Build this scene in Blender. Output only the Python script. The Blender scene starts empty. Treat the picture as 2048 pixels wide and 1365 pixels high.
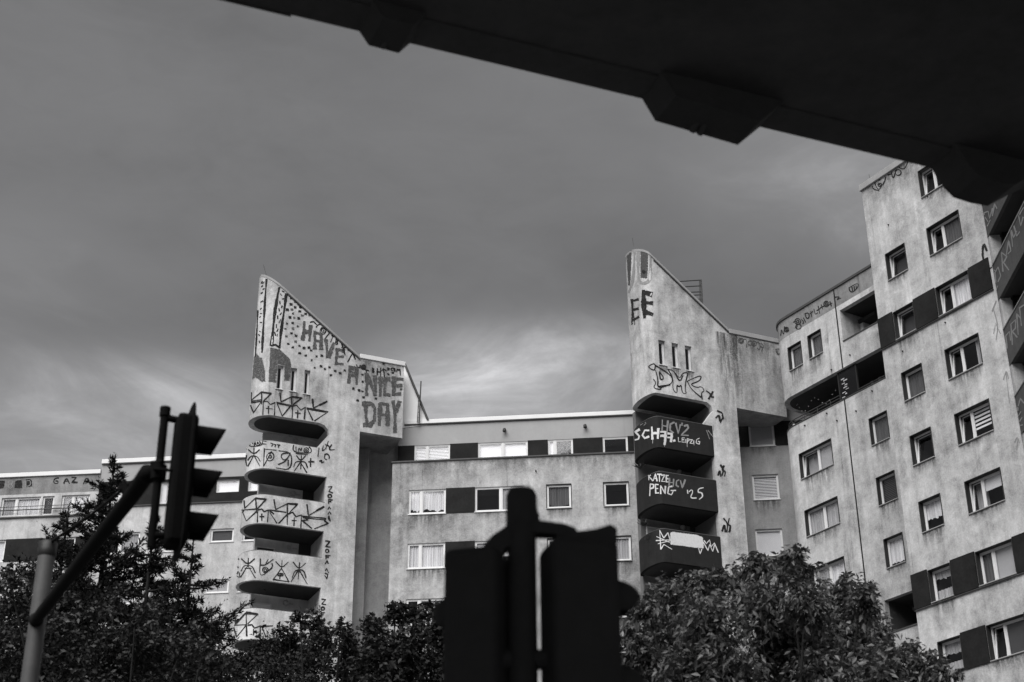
import bpy, bmesh, math, random
import numpy as np
from mathutils import Vector, Matrix
from mathutils.bvhtree import BVHTree
from mathutils.geometry import delaunay_2d_cdt
rnd = random.Random(7)
SC = bpy.context.scene
COL = SC.collection
R = math.radians
# ------------------------------------------------------------------ camera
FPX = 3057.3; CAM = Vector((0, 0, 1.6)); CX, CY = 1024.0, 682.5
CROT = Matrix.Rotation(R(90 + 26.83), 3, 'X') @ Matrix.Rotation(R(-0.428), 3, 'Z')
cd = bpy.data.cameras.new('camera'); cam = bpy.data.objects.new('camera', cd); COL.objects.link(cam)
cd.sensor_width = 36; cd.lens = FPX / 2048 * 36; cd.clip_start = .05; cd.clip_end = 3000
cam.matrix_world = Matrix.Translation(CAM) @ CROT.to_4x4()
cd.dof.use_dof = True; cd.dof.focus_distance = 74; cd.dof.aperture_fstop = 2.6; cd.dof.aperture_blades = 9
SC.camera = cam
# ------------------------------------------------------------------ light
SUN_AZ, SUN_EL = -24, 50      # degrees; azimuth from -Y (behind the camera), negative = to the left
sdir = Vector((math.sin(R(SUN_AZ)) * math.cos(R(SUN_EL)), -math.cos(R(SUN_AZ)) * math.cos(R(SUN_EL)), math.sin(R(SUN_EL))))
sl = bpy.data.lights.new('sun', 'SUN'); sl.energy = 1.5; sl.angle = R(60); sl.color = (1, .99, .975)
so = bpy.data.objects.new('sun', sl); COL.objects.link(so)
so.rotation_euler = sdir.to_track_quat('Z', 'Y').to_euler(); so.location = (0, 0, 80)
W = bpy.data.worlds.new('World'); SC.world = W; W.use_nodes = True
SC.view_settings.view_transform = 'Standard'; SC.view_settings.look = 'None'
SC.view_settings.gamma = 1; SC.view_settings.use_curve_mapping = False
SC.view_settings.exposure = 1.75

class NT:
    def __init__(s, tree): s.t = tree; s.t.nodes.clear()
    def n(s, typ, ins=None, **props):
        nd = s.t.nodes.new(typ)
        for k, v in props.items(): setattr(nd, k, v)
        for k, v in (ins or {}).items():
            if hasattr(v, 'is_output'): s.t.links.new(v, nd.inputs[k])
            else: nd.inputs[k].default_value = v
        return nd
    def m(s, op, a, b=0.0, c=0.0, clamp=False):
        return s.n('ShaderNodeMath', {0: a, 1: b, 2: c}, operation=op, use_clamp=clamp).outputs[0]
    def vm(s, op, a, b=(0, 0, 0)):
        nd = s.n('ShaderNodeVectorMath', {0: a, 1: b}, operation=op)
        return nd.outputs['Value'] if op in ('DOT_PRODUCT', 'LENGTH') else nd.outputs[0]
    def noise(s, vec, scale, detail=5, rough=.55, dist=0.0):
        return s.n('ShaderNodeTexNoise', {'Vector': vec, 'Scale': scale, 'Detail': detail, 'Roughness': rough, 'Distortion': dist}).outputs['Fac']
    def ramp(s, v, lo, hi, a=0.0, b=1.0, smooth=True):
        return s.n('ShaderNodeMapRange', {0: v, 1: lo, 2: hi, 3: a, 4: b}, interpolation_type='SMOOTHSTEP' if smooth else 'LINEAR').outputs[0]

def ray(px, py):
    return (CROT @ Vector(((px - CX) / FPX, -(py - CY) / FPX, -1))).normalized()
def proj(p):
    l = CROT.transposed() @ (Vector(p) - CAM)
    return (CX + FPX * l.x / -l.z, CY - FPX * l.y / -l.z)
def at_d(px, py, d):
    r = ray(px, py); return CAM + r * (d / math.hypot(r.x, r.y))   # point at horizontal distance d
def at_z(px, py, z):
    r = ray(px, py); return CAM + r * ((z - CAM.z) / r.z)

# overcast sky: physical sky, greyed by a broken cloud deck
w = NT(W.node_tree)
sky = w.n('ShaderNodeTexSky', sky_type='NISHITA', sun_disc=False, sun_elevation=R(SUN_EL), sun_rotation=R(180 - SUN_AZ), air_density=1.0, dust_density=3.0)
bw = w.n('ShaderNodeRGBToBW', {0: sky.outputs[0]}).outputs[0]
dr = w.n('ShaderNodeTexCoord').outputs['Generated']
sx = w.n('ShaderNodeSeparateXYZ', {0: dr})
el = w.m('MAXIMUM', sx.outputs[2], .04)
cp = w.n('ShaderNodeCombineXYZ', {0: w.m('DIVIDE', sx.outputs[0], w.m('ADD', el, .12)), 1: w.m('DIVIDE', sx.outputs[1], w.m('ADD', el, .12)), 2: 3.7}).outputs[0]
n1 = w.noise(cp, 1.3, 5, .52, .5)
n2 = w.noise(cp, 4.0, 5, .5, .8)
n3 = w.noise(w.vm('MULTIPLY', dr, (1, 1, 2.0)), 6.5, 9, .60, 1.0)
n4 = w.noise(w.vm('MULTIPLY', dr, (1, 1, 2.6)), 20.0, 8, .65, .8)
cl = w.m('ADD', w.m('MULTIPLY', n1, .55), w.m('ADD', w.m('MULTIPLY', n2, .25), w.m('MULTIPLY', n3, .2)))
base = w.m('ADD', w.ramp(cl, .36, .64, .82, 1.16), w.m('MULTIPLY', w.m('SUBTRACT', n4, .5), .20))
def lobe(px, py, sxx, syy, amp):
    c = ray(px, py); rt = CROT @ Vector((1, 0, 0)); up = c.cross(rt) * -1
    a = w.m('DIVIDE', w.vm('DOT_PRODUCT', dr, rt - c * c.dot(rt)), sxx); b = w.m('DIVIDE', w.vm('DOT_PRODUCT', dr, up), syy)
    front = w.m('GREATER_THAN', w.vm('DOT_PRODUCT', dr, c), 0)
    q = w.m('ADD', w.m('MULTIPLY', a, a), w.m('MULTIPLY', b, b))
    q = w.m('ADD', q, w.m('MULTIPLY', w.m('SUBTRACT', n3, .5), 4.2))
    q = w.m('ADD', q, w.m('MULTIPLY', w.m('SUBTRACT', n4, .5), 1.0))
    e = w.m('POWER', 2.718, w.m('MULTIPLY', q, -1))
    return w.m('MULTIPLY', w.m('MULTIPLY', w.m('MINIMUM', e, 1.5), amp), front)
LOBES = [(1000, 775, .095, .034, 1.35), (880, 800, .06, .045, .65), (1160, 695, .07, .022, 1.05), (1060, 735, .05, .02, .25), (60, 900, .20, .045, .85), (300, 850, .12, .04, .5), (440, 800, .05, .03, .35), (90, 745, .07, .018, .28), (330, 780, .05, .015, .22), (10, 560, .08, .04, .24), (1720, 330, .10, .05, .6),
         (560, 690, .14, .02, -.10), (1000, 630, .10, .016, -.10), (200, 690, .10, .014, -.10), (300, 620, .2, .02, -.06)]
acc = base
for L in LOBES: acc = w.m('ADD', acc, lobe(*L))
acc = w.m('MAXIMUM', acc, .3)
cloud = w.m('MULTIPLY', acc, .048)
skyv = w.m('MULTIPLY', bw, .055)
mixv = w.m('ADD', w.m('MULTIPLY', cloud, .92), w.m('MULTIPLY', skyv, .08))
colr = w.n('ShaderNodeCombineColor', {0: mixv, 1: mixv, 2: w.m('MULTIPLY', mixv, 1.025)}).outputs[0]
bg = w.n('ShaderNodeBackground', {0: colr, 1: 1.0})
w.t.links.new(bg.outputs[0], w.n('ShaderNodeOutputWorld').inputs[0])

# ------------------------------------------------------------------ materials
MATS = {}
def mat(name):
    m = bpy.data.materials.new(name); m.use_nodes = True; MATS[name] = m; return m, NT(m.node_tree)
def finish(t, col, rough=.8, bump=None, bstr=.3, bdist=.01, spec=.3, metal=0.0):
    b = t.n('ShaderNodeBsdfPrincipled', {'Roughness': rough, 'Metallic': metal, 'Specular IOR Level': spec})
    if hasattr(col, 'is_output'): t.t.links.new(col, b.inputs['Base Color'])
    else: b.inputs['Base Color'].default_value = (*col, 1)
    if bump is not None:
        bp = t.n('ShaderNodeBump', {'Height': bump, 'Strength': bstr, 'Distance': bdist})
        t.t.links.new(bp.outputs[0], b.inputs['Normal'])
    t.t.links.new(b.outputs[0], t.n('ShaderNodeOutputMaterial').inputs[0])
    return b
def grey(t, v): return t.n('ShaderNodeCombineColor', {0: v, 1: v, 2: t.m('MULTIPLY', v, 1.012)}).outputs[0]
def pos(t): return t.n('ShaderNodeNewGeometry').outputs['Position']
def scl(t, v, s): return t.vm('MULTIPLY', v, s)
def render_mat(name, base, dirt=1.0, seed=0.0):
    """weathered mineral render: blotches, rain streaks, pale efflorescence, grain"""
    m, t = mat(name); p = t.vm('ADD', pos(t), (seed * 17.3, seed * 7.1, seed * 3.3))
    big = t.noise(p, .22, 4, .6, .3); mid = t.noise(p, .9, 6, .68, .4)
    streak = t.noise(scl(t, p, (1.6, 1.6, .16)), 1.5, 5, .62); fine = t.noise(p, 16, 4, .7); speck = t.noise(p, 45, 2, .8)
    med = t.noise(p, 2.6, 6, .72, .3)
    pale = t.ramp(t.noise(scl(t, p, (1, 1, .8)), 1.15, 7, .7, .8), .57, .70)
    patch = t.n('ShaderNodeTexVoronoi', {'Vector': scl(t, p, (.42, .42, .62)), 'Scale': 1.0}, distance='CHEBYCHEV').outputs['Color']
    pb = t.n('ShaderNodeRGBToBW', {0: patch}).outputs[0]
    v = t.m('ADD', 1.0, t.m('MULTIPLY', t.m('SUBTRACT', big, .5), .95 * dirt))
    v = t.m('ADD', v, t.m('MULTIPLY', t.m('SUBTRACT', mid, .5), 1.15 * dirt))
    v = t.m('ADD', v, t.m('MULTIPLY', t.m('SUBTRACT', med, .5), .7 * dirt))
    v = t.m('ADD', v, t.m('MULTIPLY', t.m('SUBTRACT', streak, .5), .8 * dirt))
    v = t.m('ADD', v, t.m('MULTIPLY', t.m('SUBTRACT', fine, .5), .75 * dirt))
    v = t.m('ADD', v, t.m('MULTIPLY', t.m('SUBTRACT', speck, .5), .5 * min(1, dirt + .3)))
    v = t.m('ADD', v, t.m('MULTIPLY', t.m('SUBTRACT', pb, .5), .10 * dirt))
    v = t.m('ADD', v, t.m('MULTIPLY', pale, .24 * dirt))
    sk = t.ramp(t.noise(scl(t, p, (3.2, 3.2, .10)), 1.0, 4, .6), .60, .78)
    blot = t.ramp(t.noise(p, .55, 5, .72, .6), .60, .78)
    v = t.m('SUBTRACT', v, t.m('MULTIPLY', sk, .38 * dirt))
    v = t.m('SUBTRACT', v, t.m('MULTIPLY', blot, .42 * dirt))
    v = t.m('MULTIPLY', t.m('MAXIMUM', v, .25), base)
    finish(t, grey(t, v), .92, t.m('ADD', fine, speck), .5, .012, .15)
    return m
render_mat('render_tower', .47, 1.2, 1)
render_mat('render_mid', .36, 1.2, 2)
render_mat('render_left', .44, .9, 3)
render_mat('render_right', .41, 1.15, 4)
render_mat('render_niche', .36, .8, 5)
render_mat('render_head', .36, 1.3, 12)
render_mat('render_head_pale', .43, 1.15, 13)
render_mat('render_dirty', .20, 1.1, 6)
render_mat('paint_fresh', .35, .16, 7)
render_mat('rail_dark', .02, .8, 8)
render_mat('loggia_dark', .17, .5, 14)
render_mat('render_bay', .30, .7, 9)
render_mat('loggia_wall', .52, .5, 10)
render_mat('rail_right', .085, .7, 11)
def simple(name, v, rough=.6, amp=.25, scale=3.0, spec=.3, metal=0.0, bump=.15):
    m, t = mat(name); p = pos(t)
    n = t.noise(p, scale, 5, .65); f = t.noise(p, scale * 9, 3, .6)
    q = t.m('ADD', 1.0, t.m('ADD', t.m('MULTIPLY', t.m('SUBTRACT', n, .5), amp * 2), t.m('MULTIPLY', t.m('SUBTRACT', f, .5), amp)))
    finish(t, grey(t, t.m('MULTIPLY', t.m('MAXIMUM', q, .2), v)), rough, f, bump, .004, spec, metal)
    return m
simple('panel_dark', .013, .75, 1.0, 1.3, .15)
simple('frame_white', .68, .4, .12, 4)
simple('frame_grey', .30, .5, .2, 4)
simple('surround_dark', .022, .6, .3, 4)
simple('cap_white', .70, .35, .1, 1.5)
simple('coping_dark', .06, .6, .4, 2)
simple('coping_grey', .30, .6, .3, 2)
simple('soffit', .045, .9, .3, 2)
simple('interior', .045, .9, .3, 1)
simple('blind_white', .85, .6, .08, 2)
simple('blind_grey', .5, .6, .1, 2)
simple('blind_dark', .07, .6, .2, 2)
simple('lamp_glass', .40, .3, .1, 5)
simple('joint', .012, .9, .2, 3)
simple('pipe', .02, .5, .3, 4)
simple('galv', .085, .55, .35, 5, .4)
simple('signal_black', .075, .9, .2, 8, .02)
simple('steel_black', .014, .85, .3, 5, .04)
simple('viaduct_steel', .095, .85, .3, 2, .05)
simple('viaduct_bracket', .07, .85, .3, 2, .05)
simple('viaduct_deck', .10, .9, .4, 1, .05)
simple('asphalt', .12, .92, .3, .8)
simple('rail_metal', .05, .5, .2, 6)
simple('plant_box', .05, .8, .4, 6)
def paint(name, v, cov=.30):
    m, t = mat(name); p = pos(t)
    n = t.noise(p, 9, 4, .7); f = t.noise(p, 40, 3, .7)
    q = t.m('ADD', v, t.m('MULTIPLY', t.ramp(t.m('ADD', t.m('MULTIPLY', n, .5), t.m('MULTIPLY', f, .5)), .46, .68), cov))
    finish(t, grey(t, q), .85, None, spec=.2)
paint('paint_black', .012, .05); paint('paint_grey', .065, .16); paint('paint_dgrey', .06, .06); paint('paint_mid', .23, .15)
paint('paint_white', .66, -.16); paint('paint_lgrey', .26, -.1); paint('paint_faint', .12, .12)
def stain_mat(name, v, dens, sx_=7.0):
    m, t = mat(name); p = pos(t); g = t.n('ShaderNodeSeparateXYZ', {0: t.n('ShaderNodeTexCoord').outputs['Generated']}).outputs[2]
    n = t.noise(scl(t, p, (sx_, sx_, .55)), 1.0, 5, .65); f = t.noise(p, 14, 4, .7)
    a = t.m('MULTIPLY', t.ramp(t.m('ADD', t.m('MULTIPLY', n, .65), t.m('MULTIPLY', f, .35)), .36, .66), t.m('POWER', g, 1.5))
    gx = t.n('ShaderNodeSeparateXYZ', {0: t.n('ShaderNodeTexCoord').outputs['Generated']}).outputs[0]
    a = t.m('MULTIPLY', a, t.m('MULTIPLY', t.ramp(gx, 0, .18), t.ramp(gx, 1, .82)))
    a = t.m('MULTIPLY', a, t.ramp(g, 1.0, .965)) if sx_ < 7 else a
    a = t.m('MULTIPLY', a, dens, clamp=True)
    b = t.n('ShaderNodeBsdfDiffuse', {0: (v, v, v, 1)}); tr = t.n('ShaderNodeBsdfTransparent')
    mx = t.n('ShaderNodeMixShader', {0: a, 1: tr.outputs[0], 2: b.outputs[0]})
    t.t.links.new(mx.outputs[0], t.n('ShaderNodeOutputMaterial').inputs[0])
stain_mat('stain_dark', .06, .85); stain_mat('stain_zone', .07, .62, 2.2); 
def stain(F, parent, u0, u1, ztop_, h, mt='stain_dark', o=.004):
    m = MB(); m.face([F.pt(u0, ztop_ - h, o), F.pt(u1, ztop_ - h, o), F.pt(u1, ztop_, o), F.pt(u0, ztop_, o)])
    ob = m.build('rain_stain', mt, parent); ob['kind'] = 'stuff'; return ob
def curtain_mat(name, v, scale):
    m, t = mat(name); p = pos(t)
    a = t.noise(scl(t, p, (6, 6, .3)), scale, 3, .6); f = t.noise(p, 30, 2, .6)
    q = t.m('MULTIPLY', t.m('ADD', .7, t.m('ADD', t.m('MULTIPLY', t.m('SUBTRACT', a, .5), 1.1), t.m('MULTIPLY', f, .45))), v)
    finish(t, grey(t, t.m('MAXIMUM', q, .01)), .9, spec=.1)
curtain_mat('curtain_white', .85, 1.4); curtain_mat('curtain_grey', .5, 1.6); curtain_mat('curtain_dim', .13, 1.4)
m, t = mat('glass')
fr = t.m('POWER', t.n('ShaderNodeLayerWeight', {'Blend': .5}).outputs['Facing'], 4.0)
gl = t.n('ShaderNodeBsdfGlossy', {'Color': (.9, .9, .92, 1), 'Roughness': .03}); tr = t.n('ShaderNodeBsdfTransparent', {'Color': (.93, .93, .935, 1)})
mx = t.n('ShaderNodeMixShader', {0: t.m('ADD', t.m('MULTIPLY', fr, .6), .035, clamp=True), 1: tr.outputs[0], 2: gl.outputs[0]})
t.t.links.new(mx.outputs[0], t.n('ShaderNodeOutputMaterial').inputs[0])
def leaf_mat(name, v, rough, trans, spec):
    m, t = mat(name)
    ri = t.n('ShaderNodeAttribute', attribute_name='tint').outputs['Fac']
    vv = t.m('MULTIPLY', t.m('ADD', .55, t.m('MULTIPLY', ri, .9)), v)
    c = grey(t, vv)
    b = t.n('ShaderNodeBsdfPrincipled', {'Base Color': c, 'Roughness': rough, 'Specular IOR Level': spec})
    tl = t.n('ShaderNodeBsdfTranslucent', {'Color': c})
    mx = t.n('ShaderNodeMixShader', {0: trans, 1: b.outputs[0], 2: tl.outputs[0]})
    t.t.links.new(mx.outputs[0], t.n('ShaderNodeOutputMaterial').inputs[0])
leaf_mat('leaf_right', .070, .42, .2, .45); leaf_mat('leaf_mid', .022, .6, .15, .25); leaf_mat('leaf_left', .028, .5, .15, .35); leaf_mat('needle', .011, .7, .1, .15)
simple('bark', .016, .95, .5, 6)

# ------------------------------------------------------------------ objects
def thing(name, label, cat, loc=(0, 0, 0), group=None):
    o = bpy.data.objects.new(name, None); COL.objects.link(o); o.location = loc
    o['label'] = label; o['category'] = cat
    if group: o['group'] = group
    return o
def wloc(o):
    v = Vector(o.location); p = o.parent
    while p: v += Vector(p.location); p = p.parent
    return v
class MB:
    def __init__(s): s.v = []; s.f = []; s.sm = []
    def face(s, pts, smooth=False):
        i = len(s.v); s.v += [tuple(p) for p in pts]; s.f.append(tuple(range(i, i + len(pts)))); s.sm.append(smooth)
    def mesh(s, v, f, smooth=False):
        i = len(s.v); s.v += [tuple(p) for p in v]; s.f += [tuple(a + i for a in q) for q in f]; s.sm += [smooth] * len(f)
    def hexa(s, c):   # 8 corners: bottom 4 then top 4
        s.mesh(c, [(0, 3, 2, 1), (4, 5, 6, 7), (0, 1, 5, 4), (1, 2, 6, 5), (2, 3, 7, 6), (3, 0, 4, 7)])
    def fbox(s, F, u0, u1, z0, z1, o0, o1):
        s.hexa([F.pt(u0, z0, o1), F.pt(u1, z0, o1), F.pt(u1, z0, o0), F.pt(u0, z0, o0), F.pt(u0, z1, o1), F.pt(u1, z1, o1), F.pt(u1, z1, o0), F.pt(u0, z1, o0)])
    def prism(s, loop, vec):
        n = len(loop); a = [Vector(p) for p in loop]; b = [p + Vector(vec) for p in a]
        s.mesh(a + b, [tuple(range(n)), tuple(range(2 * n - 1, n - 1, -1))] + [(i, i + n, (i + 1) % n + n, (i + 1) % n)[::-1] for i in range(n)])
    def tube(s, pts, rad, seg=10, cap=True, smooth=True):
        pts = [Vector(p) for p in pts]; rad = rad if hasattr(rad, '__len__') else [rad] * len(pts)
        rings = []; pr = None
        for i, p in enumerate(pts):
            d = (pts[min(i + 1, len(pts) - 1)] - pts[max(i - 1, 0)]).normalized()
            if pr is None: x = d.orthogonal().normalized()
            else: x = (pr - d * pr.dot(d)).normalized()
            pr = x; y = d.cross(x)
            rings.append([p + (x * math.cos(2 * math.pi * k / seg) + y * math.sin(2 * math.pi * k / seg)) * rad[i] for k in range(seg)])
        v = [q for r in rings for q in r]; f = []
        for i in range(len(rings) - 1):
            for k in range(seg): f.append((i * seg + k, i * seg + (k + 1) % seg, (i + 1) * seg + (k + 1) % seg, (i + 1) * seg + k))
        s.mesh(v, f, smooth)
        if cap: s.face(rings[0][::-1]); s.face(rings[-1])
    def ball(s, c, r, n=10, sq=(1, 1, 1)):
        v = []; f = []; c = Vector(c)
        for i in range(n + 1):
            th = math.pi * i / n
            for k in range(n * 2):
                ph = math.pi * k / n
                v.append(c + Vector((math.sin(th) * math.cos(ph) * sq[0], math.sin(th) * math.sin(ph) * sq[1], math.cos(th) * sq[2])) * r)
        for i in range(n):
            for k in range(2 * n): f.append((i * 2 * n + k, (i + 1) * 2 * n + k, (i + 1) * 2 * n + (k + 1) % (2 * n), i * 2 * n + (k + 1) % (2 * n)))
        s.mesh(v, f, True)
    def build(s, name, material, parent=None, bevel=0, label=None):
        b = wloc(parent) if parent else Vector()
        me = bpy.data.meshes.new(name); me.from_pydata([tuple(Vector(p) - b) for p in s.v], [], s.f)
        me.polygons.foreach_set('use_smooth', s.sm); me.materials.append(MATS[material]); me.update()
        o = bpy.data.objects.new(name, me); COL.objects.link(o)
        if parent: o.parent = parent
        if label: o['label'] = label
        if bevel:
            md = o.modifiers.new('bevel', 'BEVEL'); md.width = bevel; md.segments = 2; md.limit_method = 'ANGLE'
        return o
def one(name, material, parent, fn, bevel=0, label=None):
    m = MB(); fn(m); return m.build(name, material, parent, bevel, label)

class Fac:
    """vertical facade plane: u to the right, z up, o outwards"""
    def __init__(s, P, ang, off=0.0):
        s.d = Vector((math.cos(R(ang)), math.sin(R(ang)), 0)); s.n = Vector((s.d.y, -s.d.x, 0)); s.ang = ang
        s.P = Vector((P[0], P[1], 0)) + s.n * off
    def pt(s, u, z, o=0.0): return s.P + s.d * u + s.n * o + Vector((0, 0, z))
    def unp(s, px, py, o=0.0):
        r = ray(px, py); t = (s.n.dot(s.P + s.n * o - CAM)) / s.n.dot(r); q = CAM + r * t
        return ((q - s.P).dot(s.d), q.z)
    def off(s, o): return Fac(s.P, s.ang, o)
    def quad(s, pts, o=0.0):
        q = [s.unp(x, y, o) for x, y in pts]
        return ((q[0][0] + q[3][0]) / 2, (q[1][0] + q[2][0]) / 2, (q[2][1] + q[3][1]) / 2, (q[0][1] + q[1][1]) / 2)
def facade(refx, D, ang):
    r = ray(refx, 1000); return Fac((r.x / r.y * D, D), ang)
FM = facade(1020, 70.70, -5.25); FMU = FM.off(-1.07)
FL = facade(350, 77.45, -5.3); FT = facade(580, 68.94, 23.9); FRT = facade(1360, 66.38, 23.9)
FR = facade(1900, 55.04, -58.45); FR2 = facade(1660, 64.44, -58.45); FN = facade(1540, 70.0, -5.4)

class Nose:
    """a fin's plan: straight face for s >= un, half round end, rear face"""
    def __init__(s, F, un, r, full=True, e=None): s.e = e or r; s.F = F; s.un = un; s.r = r; s.end = un - (math.pi if full else math.pi / 2) * r; s.full = full
    def pt(s, q, z, o=0.0):
        if q >= s.un: return s.F.pt(q, z, o)
        C = s.F.pt(s.un, z, -s.r)
        if q >= s.end:
            a = (s.un - q) / s.r; return C + s.F.n * math.cos(a) * (s.r + o) - s.F.d * math.sin(a) * (s.e + o)
        if s.full: return s.F.pt(s.un + (s.end - q), z, -2 * s.r - o)
        return s.F.pt(s.un - s.r - o, z, -s.r - (s.end - q))
    def lines(s):
        k = 15 if s.full else 9
        return [s.un - s.r * (math.pi if s.full else math.pi / 2) * i / k for i in range(k + 1)]
def inside(p, poly):
    x, y = p; c = False; n = len(poly)
    for i in range(n):
        x0, y0 = poly[i]; x1, y1 = poly[i - 1]
        if (y0 > y) != (y1 > y) and x < (x1 - x0) * (y - y0) / (y1 - y0) + x0: c = not c
    return c
WALLS = {}
def sheet(M, outline, holes=(), lines=(), th=.25, name='wall', material='render_mid', parent=None, reg=None, label=None):
    """wall with openings: outline and holes in (s, z); real thickness, reveals included"""
    V = []; E = []
    def loop(p):
        i = len(V); V.extend(Vector(q) for q in p); E.extend((i + k, i + (k + 1) % len(p)) for k in range(len(p)))
    loop(outline)
    for h in holes: loop(h)
    z0 = min(p[1] for p in outline) - 1; z1 = max(p[1] for p in outline) + 1
    for x in lines:
        i = len(V); V.append(Vector((x, z0))); V.append(Vector((x, z1))); E.append((i, i + 1))
    ov, oe, of, _, _, _ = delaunay_2d_cdt(V, E, [], 0, 1e-5)
    T = []
    for f in of:
        c = sum((ov[i] for i in f), Vector((0, 0))) / len(f)
        if inside(c, outline) and not any(inside(c, h) for h in holes): T.append(tuple(f))
    m = MB(); n = len(ov)
    a = [M.pt(p[0], p[1], 0) for p in ov]; b = [M.pt(p[0], p[1], -th) for p in ov]
    # outward orientation
    t0 = T[0]; nn = (a[t0[1]] - a[t0[0]]).cross(a[t0[2]] - a[t0[0]])
    flip = nn.dot(a[t0[0]] - b[t0[0]]) < 0
    Tf = [f[::-1] if flip else f for f in T]
    m.mesh(a, Tf, True); m.mesh(b, [f[::-1] for f in Tf])
    cnt = {}
    for f in Tf:
        for i in range(len(f)):
            e = (f[i], f[(i + 1) % len(f)]); cnt[e] = 1
    for e in cnt:
        if (e[1], e[0]) not in cnt: m.face([a[e[1]], a[e[0]], b[e[0]], b[e[1]]])
    o = m.build(name, material, parent, label=label)
    if reg: WALLS.setdefault(reg, []).append(([tuple(p) for p in a], Tf))
    return o
def rect(u0, u1, z0, z1): return [(u0, z0), (u1, z0), (u1, z1), (u0, z1)]

# ------------------------------------------------------------------ windows
def bars(m, F, u0, u1, z0, z1, wd, o0, o1):
    m.fbox(F, u0, u1, z0, z0 + wd, o0, o1); m.fbox(F, u0, u1, z1 - wd, z1, o0, o1)
    m.fbox(F, u0, u0 + wd, z0 + wd, z1 - wd, o0, o1); m.fbox(F, u1 - wd, u1, z0 + wd, z1 - wd, o0, o1)
def cloth(F, u0, u1, z0, z1, o, mode, seed, amp=.025):
    m = MB(); n = 40; rows = 8; rg = random.Random(seed); ph = rg.random() * 6; k = (u1 - u0) * rg.uniform(38, 55)
    zz = lambda f: z0
    if mode == 'swag': zz = lambda f: z0 + .10 + .10 * abs(math.sin(f * math.pi * 3)) + .05 * math.sin(f * 7)
    if mode == 'scallop': zz = lambda f: z0 + .05 * abs(math.sin(f * math.pi * 4.0)) + .02 * math.sin(f * 9)
    if mode == 'drape': zz = lambda f: z0 + .06 + .12 * abs(2 * f - 1) ** 2 + .03 * abs(math.sin(f * 20))
    v = []; f = []
    for j in range(rows + 1):
        for i in range(n + 1):
            q = i / n; b = zz(q); z = b + (z1 - b) * j / rows
            v.append(F.pt(u0 + (u1 - u0) * q, z, o + amp * math.sin(q * k + ph + .4 * math.sin(q * 9))))
    for j in range(rows):
        for i in range(n): a = j * (n + 1) + i; f.append((a, a + 1, a + n + 2, a + n + 1))
    m.mesh(v, f, True); return m
WINN = [0]
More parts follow.
